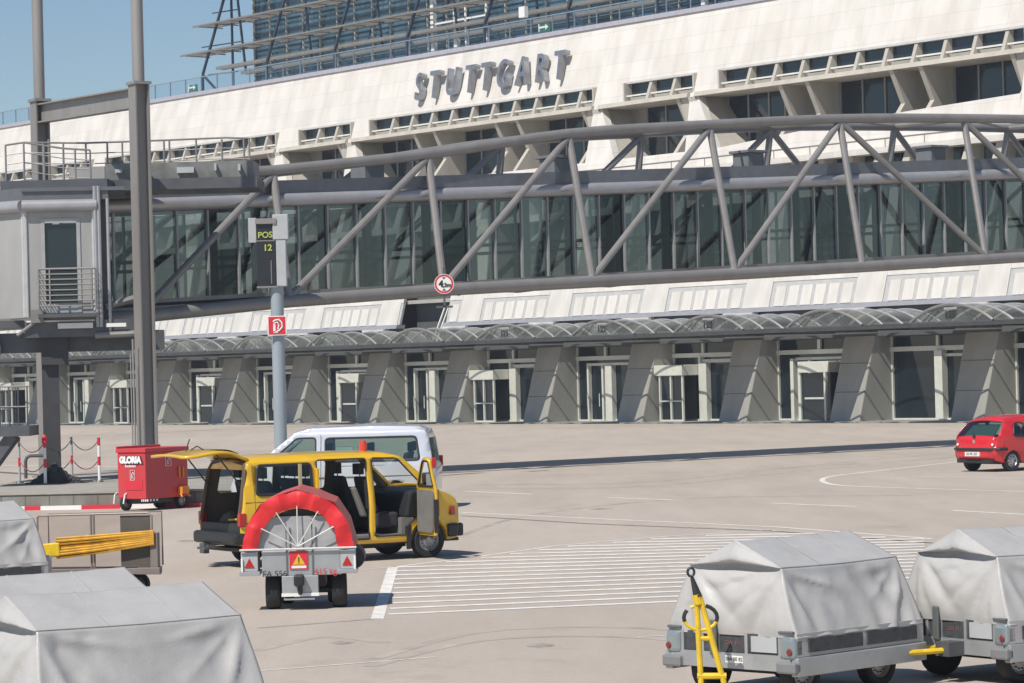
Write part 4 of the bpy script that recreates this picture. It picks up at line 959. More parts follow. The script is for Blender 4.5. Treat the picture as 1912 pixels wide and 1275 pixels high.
def vehicle(root, prof, hw, holesR, holesL, paint, glass, crown=.05, glassR=(), glassL=(), L=4.7, Z=2.0, body_name='body', arches=()):
    """prof: list of (x, z, kind of the surface that starts here); side shells + skin over the outline"""
    outer = [(p[0], p[1]) for p in prof]
    mb = MB(); us = rng(.1, L, .14); vs = rng(.3, Z, .085)
    for sgn, holes in ((-1, holesR), (1, holesL)):
        V, Fc = shell(outer, holes, lambda x, z: sgn * hw(x, z), us, vs); mb.add(V, Fc)
    def row(x, z, nx, nz):
        h = hw(x, z); return [(x + nx * crown * (1 - (t ** 2)), h * t, z + nz * crown * (1 - t ** 2)) for t in [i / 5 - 1 for i in range(11)]]
    gparts = []; n = len(prof)
    for i in range(n):
        a, b = prof[i], prof[(i + 1) % n]; kind = a[2]
        if kind == 'open': continue
        d = Vector((b[0] - a[0], b[1] - a[1])); nn = Vector((d.y, -d.x)).normalized() * (-1)
        # outward: profile runs clockwise from rear bottom up over the roof to the front
        def nrm(j):
            p0, p1, p2 = prof[j - 1], prof[j], prof[(j + 1) % n]
            e = Vector((p2[0] - p0[0], p2[1] - p0[1])).normalized(); return Vector((-e.y, e.x))
        if kind == 'under': na = nb = Vector((0, 0))
        else: na, nb = nrm(i), nrm((i + 1) % n)
        if prof[i - 1][2] == 'under': na = Vector((0, 0))
        if prof[(i + 1) % n][2] == 'under': nb = Vector((0, 0))
        r0, r1 = row(a[0], a[1], na.x, na.y), row(b[0], b[1], nb.x, nb.y)
        tgt = mb if kind in ('body', 'under') else MB()
        tgt.add(r0 + r1, [(k, k + 1, k + 12, k + 11) for k in range(10)])
        if kind == 'glass': gparts.append(tgt)
    me_o = mb.build(body_name, paint, root)
    bm = bmesh.new(); bm.from_mesh(me_o.data); bmesh.ops.remove_doubles(bm, verts=bm.verts, dist=.004); bmesh.ops.recalc_face_normals(bm, faces=bm.faces); bm.to_mesh(me_o.data); bm.free()
    fin(me_o, True, ang=38); s_ = me_o.modifiers.new('s', 'SOLIDIFY'); s_.thickness = .025; s_.offset = -1
    for g_ in gparts: g_.build('windscreen', glass, root, smooth=True)
    for sgn, gl in ((-1, glassR), (1, glassL)):
        for poly in gl:
            V, Fc = shell(poly, [], lambda x, z: sgn * (hw(x, z) - .012), us, vs); mk('side_window', V, Fc, glass, root, smooth=True)
    return me_o
def border(root, poly, hw, sgn, m, r=.014, name='window_seal'):
    q = MB(); pts = [(x, sgn * (hw(x, z) + .002), z) for x, z in poly]; q.path(pts + [pts[0]], r, 5); q.build(name, m, root, smooth=True)
def smoothstep(a, b, x): t = min(1, max(0, (x - a) / (b - a))); return t * t * (3 - 2 * t)

# ---- yellow van with every door open
VH = R_(30); hvec = Vector((math.cos(VH), math.sin(VH), 0)); rvec = Vector((math.sin(VH), -math.cos(VH), 0))
fw = G(800, 1041); vorg = fw - hvec * 3.80 * .935 - rvec * .80 * .945
YV = thing('yellow_van', 'yellow minivan with tailgate, sliding door and front door open beside the red covered cart', 'van', (vorg.x, vorg.y, 0), VH); YV.scale = (.935, .945, .945)
def hw_v(x, z):
    w_ = .90 - .03 * smoothstep(1.0, .3, z) - .125 * smoothstep(.95, 1.92, z) - .09 * smoothstep(1.84, 1.94, z)
    w_ -= .16 * smoothstep(3.85, 4.55, x) ** 1.2 + .02 * smoothstep(.3, 0, x)
    return w_
def arch(cx, r, z0, n=10): return [(cx - r * math.cos(math.pi * k / n), z0 + r * math.sin(math.pi * k / n)) for k in range(n + 1)]
zs = .32
topv = [(.0, .42, 'open'), (-.02, .80, 'open'), (.05, 1.15, 'open'), (.14, 1.74, 'body'), (.20, 1.87, 'body'), (.34, 1.925, 'body'), (1.2, 1.945, 'body'), (2.3, 1.945, 'body'), (2.95, 1.93, 'body'), (3.22, 1.885, 'body'), (3.32, 1.84, 'glass'), (3.94, 1.30, 'body'), (4.04, 1.22, 'body'), (4.28, 1.14, 'body'), (4.42, 1.05, 'body'), (4.48, .92, 'body'), (4.50, .60, 'body'), (4.46, .34, 'under')]
fa = arch(3.80, .40, zs)[::-1]; ra = arch(.88, .38, zs)[::-1]
under = [(4.23, .31, 'under')] + [(x, z, 'under') for x, z in fa] + [(x, z, 'under') for x, z in ra] + [(.40, .34, 'under')]
prof_v = topv + under
W_rear = rnd([(.32, 1.29), (1.44, 1.29), (1.44, 1.80), (.38, 1.80)], .07)
O_slide = rnd([(1.56, .40, .03), (2.56, .40, .03), (2.56, 1.86, .06), (1.56, 1.86, .06)], .04)
O_front = rnd([(2.68, .44, .03), (3.34, .44, .03), (3.36, .62, .05), (3.58, .78, .05), (3.68, 1.33, .03), (3.20, 1.84, .07), (2.68, 1.86, .05)], .05)
W_slide = rnd([(1.60, 1.29), (2.52, 1.29), (2.52, 1.80), (1.60, 1.80)], .07)
W_frontL = rnd([(2.70, 1.29), (3.64, 1.29), (3.18, 1.80), (2.70, 1.80)], .06)
vehicle(YV, prof_v, hw_v, [W_rear, O_slide, O_front], [W_rear, W_slide, W_frontL], YEL, CLEARG, .05, [W_rear], [W_rear, W_slide, W_frontL], 4.7, 1.95)
border(YV, W_rear, hw_v, -1, BLACK, .03); border(YV, O_slide, hw_v, -1, BLACK, .012, 'door_seal'); border(YV, O_front, hw_v, -1, BLACK, .012, 'door_seal')
for sgn in (-1, 1):
    V, Fc = shell(rnd([(.08, .34), (.02, .85), (.17, 1.74), (.30, 1.90), (3.0, 1.90), (3.24, 1.85), (3.85, 1.30), (3.9, .34)], .03), [W_rear, O_slide if sgn < 0 else W_slide, O_front if sgn < 0 else W_frontL], lambda x, z: sgn * (hw_v(x, z) - .05), rng(.1, 4.7, .2), rng(.3, 1.95, .12)); mk('inner_lining', V, Fc, mat('lining_brown', (.12, .10, .08), .8, var=.3), YV, smooth=True)
q = MB(); q.box(1.18, 1.23, -hw_v(1.2, 1.4) - .012, -hw_v(1.2, 1.5) + .02, 1.29, 1.81); q.build('window_bar', mat('bar_beige', (.45, .38, .22), .5), YV)
for x_, y_ in ((.88, -.74), (3.80, -.76), (.88, .74), (3.80, .76)): wheel(YV, x_, y_, .325, .21, 1 if y_ > 0 else -1, mat('rim_steel', (.36, .36, .36), .4, .5))
q = MB(); q.box(.1, 4.5, -.70, .70, .28, .34); q.box(.9, 3.6, -.3, .3, .2, .3); q.build('floor', BLACK, YV)
q = MB(); q.box(.05, 3.3, -.84, .84, .42, .47); q.box(3.25, 3.5, -.82, .82, .42, .75); q.build('carpet', TRIM, YV)
q = MB(); q.hexa([(3.35, -.8, .75), (3.95, -.74, .75), (3.95, .74, .75), (3.35, .8, .75), (3.45, -.8, 1.22), (3.9, -.74, 1.28), (3.9, .74, 1.28), (3.45, .8, 1.22)]); q.build('dashboard', BLACK, YV, bevel=.05)
q = MB(); q.path([(3.25 + .03 * math.cos(a), .40 + .19 * math.cos(a), 1.22 + .17 * math.sin(a)) for a in [2 * math.pi * i / 16 for i in range(17)]], .014, 6); q.tube((3.27, .4, 1.22), (3.5, .4, 1.05), .02); q.build('steering_wheel', BLACK, YV)
def seat(x, y, wd, back=.66, h0=.86):
    q = MB(); q.box(x, x + .48, y - wd / 2, y + wd / 2, h0 - .28, h0); q.build('seat', SEAT, YV, bevel=.05)
    q = MB(); q.hexa([(x - .08, y - wd / 2, h0), (x + .08, y - wd / 2, h0), (x + .08, y + wd / 2, h0), (x - .08, y + wd / 2, h0), (x - .22, y - wd / 2 + .03, h0 + back), (x - .10, y - wd / 2 + .03, h0 + back), (x - .10, y + wd / 2 - .03, h0 + back), (x - .22, y + wd / 2 - .03, h0 + back)]); q.build('backrest', SEAT, YV, bevel=.05)
    k = max(1, round(wd / .5)); 
    for i in range(k):
        yy = y - wd / 2 + wd * (i + .5) / k; q = MB(); q.box(x - .26, x - .15, yy - .13, yy + .13, h0 + back + .04, h0 + back + .24); q.tube((x - .2, yy - .05, h0 + back - .02), (x - .2, yy - .05, h0 + back + .06), .01); q.build('headrest', SEAT, YV, bevel=.04)
seat(2.78, -.45, .5); seat(2.78, .45, .5); seat(1.72, .08, 1.3); seat(.85, .08, 1.45)
q = MB(); q.hexa([(2.50, -.72, .8), (2.62, -.72, .8), (2.62, -.6, .8), (2.50, -.6, .8), (2.30, -.72, 1.34), (2.40, -.72, 1.34), (2.40, -.6, 1.34), (2.30, -.6, 1.34)]); q.build('seat_side', TRIM, YV, bevel=.03)
q = MB(); q.box(.1, 3.1, -.6, .6, 1.885, 1.9); q.build('headliner', TRIM, YV)
rs = random.Random(5); q = MB()
for (x_, y_, z_, s_) in ((.32, -.35, .66, .36), (.3, .15, .72, .44), (.35, .5, .62, .3)): q.grid(lambda u, v: (x_ + s_ * .5 * math.cos(v * math.pi - math.pi / 2) * math.cos(u * 2 * math.pi) * (1 + .12 * math.sin(5 * u * 6.28)), y_ + s_ * .6 * math.cos(v * math.pi - math.pi / 2) * math.sin(u * 2 * math.pi), z_ + s_ * .6 * math.sin(v * math.pi - math.pi / 2)), 14, 8)
q.build('luggage', mat('bag_grey', (.085, .083, .08), .8, var=.3), YV, smooth=True)
q = MB(); q.tube((.1, -.5, .86), (.1, -.15, .84), .02); q.build('lashing', YBAR, YV)
q = MB(); q.path([(x, -hw_v(x, .80) - .004, .80) for x in (.1, .5, 1.0, 1.5)], .008, 5); q.path([(x, -hw_v(x, 1.16) - .003, 1.16) for x in (.1, .5, 1.0, 1.5)], .008, 5); q.path([(.28, -hw_v(.28, z) - .003, z) for z in (.5, 1.0, 1.3, 1.8)], .005, 4); q.path([(4.0, -hw_v(4.0, z) - .003, z) for z in (.75, .9, 1.1, 1.22)], .005, 4)
q.build('panel_gap', mat('gap_brown', (.18, .10, .02), .6), YV)
# rear frame, bumper, tail lamps, front
q = MB(); q.path([(-.01, -.80, .82), (.05, -.80, 1.15), (.14, -.76, 1.70), (.19, -.68, 1.84), (.2, 0, 1.88), (.19, .68, 1.84), (.14, .76, 1.70), (.05, .80, 1.15), (-.01, .80, .82)], .045, 8); q.build('tailgate_seal', mat('brown_seal', (.10, .07, .045), .6), YV, smooth=True)
q = MB(); q.box(-.02, .16, -.84, .84, .44, .80); q.build('rear_panel', BLACK, YV, bevel=.02)
q = MB(); q.box(-.16, .10, -.90, .90, .42, .64); q.build('rear_bumper', BLACK, YV, bevel=.06)
q = MB(); q.beam((-.12, 0, .38), (-.28, 0, .38), .06, .06); q.box(-.2, -.1, .3, .5, .24, .42); q.box(-.34, -.12, -.02, .3, .33, .37); q.build('tow_hook', DSTEEL, YV)
for y_ in (-.84, .84):
    q = MB(); q.box(-.035, .10, y_ - .06, y_ + .06, .74, .98); q.build('tail_lamp', TAILR, YV, bevel=.02)
q = MB(); q.box(4.34, 4.60, -.74, .74, .36, .60); q.hexa([(4.2, -.88, .36), (4.42, -.82, .36), (4.46, -.7, .36), (4.2, -.8, .36), (4.2, -.88, .6), (4.46, -.82, .6), (4.5, -.7, .6), (4.2, -.8, .6)]); q.build('front_bumper', BLACK, YV, bevel=.05)
q = MB(); q.hexa([(4.25, -.83, .74), (4.48, -.755, .74), (4.51, -.5, .74), (4.25, -.6, .74), (4.25, -.82, .94), (4.45, -.75, .94), (4.49, -.5, .94), (4.25, -.6, .94)]); q.build('headlight', CLEARG, YV)
q = MB(); q.hexa([(4.28, -.84, .76), (4.39, -.80, .76), (4.39, -.7, .76), (4.28, -.7, .76), (4.28, -.83, .92), (4.38, -.79, .92), (4.38, -.7, .92), (4.28, -.7, .92)]); q.build('side_lamp', TAILR, YV)
# tailgate: lifted, almost level
hg = (.24, 0, 1.90); q = MB(); tilt = R_(3)
def gate(u, v, th=0): # u 0..1.12 away from hinge, v across
    L_ = 1.24; x = hg[0] - u * math.cos(tilt) - th * math.sin(tilt); z = hg[2] + u * math.sin(tilt) + .13 * math.sin(min(1, u / .45) * math.pi * .5) - .10 * smoothstep(.5, L_, u) + th * math.cos(tilt); return (x, v, z)
q.grid(lambda u, v: gate(u * 1.28, (v - .5) * 2 * (.72 + .07 * smoothstep(0, .5, u) - .12 * smoothstep(.9, 1, u)), .03 * (1 - (2 * v - 1) ** 2)), 14, 10); q.build('tailgate', YEL, YV, smooth=True, solid=.05)
q = MB(); q.grid(lambda u, v: gate(.12 + u * .42, (v - .5) * 1.24, .065), 6, 6); q.build('tailgate_window', DARKG, YV, smooth=True)
q = MB(); q.path([gate(.62, -.2, .05), gate(.66, 0, .12), gate(.7, .2, .05)], .012, 5); q.tube(gate(.85, .1, .05), gate(.75, .1, .26), .012, 5); q.build('wiper', BLACK, YV)
for y_ in (-.70, .70): q = MB(); q.tube((.12, y_, 1.42), gate(.62, y_, -.02), .014, 6); q.build('gas_strut', BLACK, YV)
# sliding door pushed back outside the body side
q = MB(); q.box(1.50, 1.56, -.90, -.80, .42, 1.72); q.build('sliding_door_edge', YEL, YV, bevel=.015)
q = MB(); q.box(.35, 1.5, -.905, -.885, 1.08, 1.11); q.build('door_rail', mat('rail_yellow', (.55, .32, .03), .4), YV)
q = MB(); q.box(2.57, 2.67, -.885, -.80, .9, .98); q.build('door_catch', BLACK, YV)
# front door, swung open on the A pillar
DR = bpy.data.objects.new('front_door', None)
fd = MB(); ol = rnd([(0, .44, .04), (-.86, .44, .05), (-.95, 1.28, .02), (-.90, 1.84, .10), (-.58, 1.86, .08), (.02, 1.30, .05)], .05); hl = rnd([(-.10, 1.33), (-.88, 1.33), (-.84, 1.78), (-.57, 1.79)], .05)
V, Fc = shell(ol, [hl], lambda x, z: -.10 * smoothstep(1.1, 1.8, z) * -1, rng(-.9, 0, .2), rng(.5, 1.7, .15))
do = mk('front_door', V, Fc, YEL, YV, smooth=True, solid=.05, loc=(3.58, -.90, 0), rot=(0, 0, R_(82)))
V2, F2 = shell(rnd([(-.04, .50), (-.82, .50), (-.90, 1.26), (-.06, 1.26)], .06), [], lambda x, z: .045, [], []); mk('door_lining', V2, F2, TRIM, do, solid=.03)
q = MB(); q.path([(x, .02 + .10 * smoothstep(1.1, 1.8, z), z) for x, z in hl + hl[:1]], .02, 6); q.build('door_window_seal', BLACK, do, smooth=True)
q = MB(); q.box(-.95, -.90, -.02, .05, .5, 1.1); q.box(-.96, -.94, .0, .04, .62, .76); q.box(-.96, -.94, .0, .04, .95, 1.05); q.build('door_lock', BLACK, do)
q = MB(); q.box(-.20, -.02, -.22, -.05, 1.30, 1.56); q.build('mirror', BLACK, do, bevel=.03); q = MB(); q.box(-.215, -.20, -.20, -.07, 1.32, 1.54); q.build('mirror_glass', mat('mirror_glass', (.5, .55, .6), .05, .9), do)
for y_ in (-.885,): q = MB(); q.hexa([(3.32, y_, .60), (3.42, y_, .62), (3.42, y_ + .1, .62), (3.32, y_ + .1, .60), (3.32, y_, .18), (3.40, y_, .18), (3.40, y_ + .03, .18), (3.32, y_ + .03, .18)]); q.build('mudflap', BLACK, YV)
q = MB(); q.box(.42, .47, -.895, -.85, .92, .97); q.box(.3, .42, -.895, -.87, .88, .95); q.build('fuel_flap', BLACK, YV)

# ---- white van behind
VH2 = R_(180 - 4); rp = AT(826, 830, 70.0)
hv2 = Vector((math.cos(VH2), math.sin(VH2), 0)); lv2 = Vector((-math.sin(VH2), math.cos(VH2), 0))
WV = thing('white_van', 'silver white passenger van parked behind the open yellow van', 'van', (rp.x - .12, rp.y + .9, 0), VH2, scale=1.0)
def hw_w(x, z): return .94 - .03 * smoothstep(1.0, .3, z) - .13 * smoothstep(1.0, 1.95, z) - .10 * smoothstep(1.80, 1.96, z) - .20 * smoothstep(4.1, 4.9, x) - .06 * smoothstep(.25, 0, x)
prof_w = [(.02, .40, 'body'), (.0, .95, 'body'), (.05, 1.10, 'glass'), (.14, 1.66, 'body'), (.22, 1.84, 'body'), (.40, 1.92, 'body'), (1.5, 1.955, 'body'), (2.9, 1.93, 'body'), (3.3, 1.84, 'glass'), (4.12, 1.20, 'body'), (4.5, 1.06, 'body'), (4.75, .90, 'body'), (4.86, .60, 'body'), (4.80, .32, 'under'), (4.4, .30, 'under')] + [(x, z, 'under') for x, z in arch(3.95, .39, .32)[::-1]] + [(x, z, 'under') for x, z in arch(.98, .38, .32)[::-1]] + [(.4, .34, 'under')]
Ww1 = rnd([(.36, 1.16), (2.56, 1.16), (2.56, 1.70), (.44, 1.70)], .09); Ww2 = rnd([(2.80, 1.14), (3.92, 1.14), (3.24, 1.72), (2.80, 1.72)], .08)
vehicle(WV, prof_w, hw_w, [Ww1, Ww2], [Ww1, Ww2], SILVER, TEALV, .05, [Ww1, Ww2], [Ww1, Ww2], 4.9, 1.97)
border(WV, Ww1, hw_w, 1, BLACK, .028); border(WV, Ww2, hw_w, 1, BLACK, .022)
for x_, y_ in ((.98, -.78), (3.95, -.78), (.98, .78), (3.95, .78)): wheel(WV, x_, y_, .325, .21, 1 if y_ > 0 else -1, mat('rim_silver', (.5, .5, .52), .3, .6), 'alloy')
q = MB()
for x_, w_ in ((.75, 1.3), (1.75, 1.3), (2.75, 1.4)):
    q.hexa([(x_, -w_ / 2, .8), (x_ + .15, -w_ / 2, .8), (x_ + .15, w_ / 2, .8), (x_, w_ / 2, .8), (x_ - .12, -w_ / 2, 1.32), (x_, -w_ / 2, 1.32), (x_, w_ / 2, 1.32), (x_ - .12, w_ / 2, 1.32)])
    for y_ in (-.42, 0, .42): q.box(x_ - .18, x_ - .07, y_ - .12, y_ + .12, 1.34, 1.56)
q.build('seats', SEAT, WV, bevel=.03)
q = MB(); q.box(.2, 4.2, -.7, .7, .34, .5); q.build('floor', BLACK, WV)
q = MB(); q.path([(4.6, .80, .75), (3.0, .945, .78), (.3, .92, .80)], .018, 5); q.path([(2.7, .945, .4), (2.68, .945, 1.1), (2.68, .86, 1.8)], .006, 4); q.path([(1.45, .945, .4), (1.45, .945, 1.12)], .006, 4); q.path([(.4, .928, 1.05), (2.6, .942, 1.05)], .008, 4); q.build('door_gap', mat('trim_gap', (.12, .12, .13), .5), WV)
for y_ in (-.9, .9): q = MB(); q.box(-.02, .08, y_ - .05, y_ + .02, .95, 1.2); q.build('tail_lamp', TAILR, WV, bevel=.02)
for y_ in (-.68, .68): q = MB(); q.box(4.5, 4.80, y_ - .18, y_ + .14, .72, .95); q.build('headlight', CLEARG, WV, bevel=.04)
q = MB(); q.box(3.72, 3.85, .90, 1.12, 1.12, 1.36); q.box(3.72, 3.85, -1.12, -.90, 1.12, 1.36); islands(q, 'mirror', BLACK, WV, bevel=.03)
q = MB(); q.box(1.95, 2.35, .70, .73, 1.20, 1.50); q.build('sun_screen', mat('screen_teal', (.5, .62, .62), .6), WV)
bc = AT(662, 846, 53.2)
# beacon on the yellow van roof
q = MB(); q.lathe([(.0, .20), (.055, .19), (.07, .15), (.07, .0)], (2.82, -.20, 1.97), 'z', 14); q.build('beacon', AMBER, YV, smooth=True)
q = MB(); q.box(2.74, 2.90, -.28, -.12, 1.94, 1.975); q.build('beacon_base', BLACK, YV)

# ---- red hatchback
RH = R_(90 - 53); rc = G(1884, 880)
rh = Vector((math.cos(RH), math.sin(RH), 0)); rr_ = Vector((math.sin(RH), -math.cos(RH), 0))
ro = rc - rh * .62 - rr_ * .70
RCAR = thing('red_car', 'red three door hatchback with rear wiper driving off at the right edge', 'car', (ro.x, ro.y, 0), RH, scale=1.06)
def hw_r(x, z): return .82 - .04 * smoothstep(.6, .25, z) - .19 * smoothstep(.90, 1.40, z) - .08 * smoothstep(1.33, 1.42, z) - .10 * smoothstep(.45, 0, x) ** 2 - .12 * smoothstep(3.1, 3.7, x)
prof_r = [(.06, .30, 'body'), (.0, .42, 'body'), (.0, .62, 'body'), (.05, .66, 'body'), (.06, .84, 'body'), (.10, .92, 'glass'), (.44, 1.30, 'body'), (.60, 1.37, 'body'), (1.3, 1.42, 'body'), (1.8, 1.41, 'body'), (2.1, 1.35, 'glass'), (2.8, .96, 'body'), (3.4, .82, 'body'), (3.68, .62, 'body'), (3.7, .3, 'under')] + [(x, z, 'under') for x, z in arch(3.0, .32, .24)[::-1]] + [(x, z, 'under') for x, z in arch(.62, .32, .24)[::-1]]
Wr1 = rnd([(.62, .93), (1.15, .90), (1.15, 1.27), (.80, 1.27)], .10); Wr2 = rnd([(1.25, .90), (2.55, .90), (2.0, 1.30), (1.25, 1.30)], .05)
vehicle(RCAR, prof_r, hw_r, [Wr1, Wr2], [Wr1, Wr2], REDP, TEALV, .07, [Wr1, Wr2], [Wr1, Wr2], 3.75, 1.45)
border(RCAR, Wr1, hw_r, -1, BLACK, .02)
for x_, y_ in ((.62, -.69), (3.0, -.69), (.62, .69), (3.0, .69)): wheel(RCAR, x_, y_, .285, .19, 1 if y_ > 0 else -1, mat('rim_silver', (.5, .5, .52), .3, .6), 'alloy')
q = MB(); q.path([(.35, -.845, .60), (.1, -.80, .60), (-.04, -.6, .60), (-.075, 0, .60), (-.04, .6, .60), (.1, .80, .60), (.35, .845, .60)], .042, 8); q.build('bumper_strip', BLACK, RCAR, smooth=True)
for s_ in (-1, 1):
    q = MB(); q.hexa([(.02, s_ * .70, .66), (.30, s_ * .83, .66), (.30, s_ * .79, .66), (.02, s_ * .55, .66), (.06, s_ * .64, .90), (.30, s_ * .80, .94), (.30, s_ * .74, .94), (.08, s_ * .56, .90)]); q.build('tail_lamp', TAILR, RCAR, bevel=.02)
    q = MB(); q.lathe([(0, -.006), (.035, -.004), (.04, .01)], (0, 0, 0), n=10); q.build('reversing_light', WHITES, RCAR, loc=(.012, s_ * .63, .72), rot=(0, 0, -math.pi / 2))
q = MB(); q.box(-.10, -.06, -.26, .26, .42, .53); q.build('number_plate', WHITES, RCAR); text('ES PK 257', .095, .004, BLACK, RCAR, frame_m((-.104, 0, .475), (0, -1, 0), (0, 0, 1)), 'plate_text')
q = MB(); q.tube((-.0, -.04, .93), (.22, .25, 1.08), .010, 5); q.box(-.03, .0, -.04, .04, .92, .97); q.build('wiper', BLACK, RCAR)
q = MB(); q.box(-.02, .0, -.04, .04, .76, .84); q.build('badge', ALU, RCAR)
q = MB(); q.hexa([(.16, -.55, .93), (.2, -.55, .93), (.2, .55, .93), (.16, .55, .93), (.50, -.47, 1.24), (.53, -.47, 1.24), (.53, .47, 1.24), (.50, .47, 1.24)]); q.build('parcel_shade', mat('teal_shade', (.05, .10, .095), .7), RCAR)
q = MB(); q.box(.3, 3.3, -.6, .6, .2, .35); q.box(1.0, 1.15, -.6, .6, .4, .95); q.box(1.7, 1.85, .1, .6, .5, 1.15); q.box(1.7, 1.85, -.6, -.1, .5, 1.15); q.build('interior', SEAT, RCAR)
q = MB(); q.box(-.0, .25, -.65, .65, .24, .34); q.build('underside', BLACK, RCAR)

# ------------------------------------------------------------------ covered baggage dollies
def cover_mesh(L, seed, w=1.66, zb=.60, zeave=1.25, zr=1.50, ein=.25):
    hw, he = w / 2, w / 2 - ein; rs = random.Random(seed)
    sect = [(-hw, zb), (-he, zeave), (0, zr), (he, zeave), (hw, zb)]
    lens = [math.dist(sect[i], sect[i + 1]) for i in range(4)]; tot = sum(lens)
    NS, NR = 24, 24
    def sec(u):
        d = u * (2 * NS + 2 * NR); i, base = (0, 0) if d <= NS else (1, NS) if d <= NS + NR else (2, NS + NR) if d <= NS + 2 * NR else (3, NS + 2 * NR)
        t = (d - base) / (NS if i in (0, 3) else NR); return [sect[i][k] + (sect[i + 1][k] - sect[i][k]) * t for k in (0, 1)]
    corners = [(x, s * he, zeave) for x in (.0, L) for s in (-1, 1)]
    def fold(p, nrm):
        d = 0
        for ci, c in enumerate(corners):
            dx, dy, dz = p[0] - c[0], p[1] - c[1], p[2] - c[2]
            r = math.sqrt(dx * dx + dy * dy + dz * dz) + 1e-6
            if dz < .0:
                a = math.atan2(dz, (dx if abs(nrm[1]) > .5 else dy)); g_ = smoothstep(0, .16, -dz)
                d += g_ * (.026 * (1 - 2 * abs(math.sin(a * 3.5 + ci * 1.7 + seed)) ** .7) * math.exp(-((r - .38) / .30) ** 2) + .014 * (1 - 2 * abs(math.sin(a * 7.5 + ci + seed * 2)) ** .7) * math.exp(-((r - .55) / .3) ** 2))
        v = Vector((p[0] * 1.6 + seed * 7, p[1] * 1.6, p[2] * 1.6)); d += .013 * noise.noise(v) + .008 * noise.noise(v * 3.1) + .005 * abs(noise.noise(v * 6.5))
        if p[2] < zeave - .05 and abs(nrm[1]) > .5: d += .012 * math.sin(p[0] * 19 + 2.5 * math.sin(p[2] * 5 + seed) + seed) * max(0, noise.noise(Vector((p[0] * 1.3, seed, p[2] * .7))) + .15) * 1.6
        return d
    mb = MB()
    def top(u, v):
        y, z = sec(u); x = L * v
        he_f = 1.0
        sag = -.012 * math.sin(math.pi * v)
        side = abs(y) > he - 1e-3 and z < zeave
        nrm = (0, 1 if y > 0 else -1, .3) if side else (0, 0, 1)
        d = fold((x, y, z), nrm if side else (0, 1, 0)) * (1 if side else .45)
        if side: d *= smoothstep(zeave, zeave - .08, z)
        else: d *= min(1, 9 * min(v, 1 - v)) * smoothstep(zeave, zeave + .06, z)
        # pull-in of the end rows: slight slope of the gable
        x2 = x + (.10 if v < .5 else -.10) * smoothstep(zb, zr, z) * abs(2 * v - 1) ** 3
        fd = min(1, 9 * min(v, 1 - v)); d *= fd
        if side: return (x2, y + nrm[1] * d, z + sag * smoothstep(zb, zeave, z) + (.012 * fd * noise.noise(Vector((x * 6, seed, 0))) if z < zb + .02 else 0))
        return (x2, y, z + sag + d)
    mb.grid(top, 96, 64)
    for end in (0, 1):
        def cap(u, v):
            # v 0 at bottom hem, 1 at the gable edge
            v = .72 * v * 36 / 24 if v <= 24 / 36 else .72 + .28 * (v - 24 / 36) * 3
            yb = -hw + 2 * hw * u; ye = -he + 2 * he * u
            ztop = zeave + (zr - zeave) * (1 - abs(2 * u - 1)); k = v
            y = yb + (ye - yb) * min(1, k / .72); z = zb + (ztop - zb) * k
            if k <= .72: z = zb + (zeave - zb) * k / .72
            else: z = zeave + (ztop - zeave) * (k - .72) / .28
            b = .10 * smoothstep(zb, zr, z)
            lip = -.07 * smoothstep(.74, .80, k) * smoothstep(1.0, .82, k) * (1 - abs(2 * u - 1)) ** .5 + .05 * smoothstep(.55, .73, k) * smoothstep(.78, .74, k) * math.sin(math.pi * u) ** .5
            edge = min(u, 1 - u, 1.0) * 8; edge = min(1, edge)
            d = fold((0 if end == 0 else L, y, z), (1, 0, 0)) * edge * smoothstep(1.0, .9, k)
            bag = -.035 * math.sin(math.pi * u) * math.sin(math.pi * min(1, k / .7)) 
            x = b + lip + d + bag
            return (x if end == 0 else L - x, y, z)
        mb.grid(cap, 48, 36)
    return mb
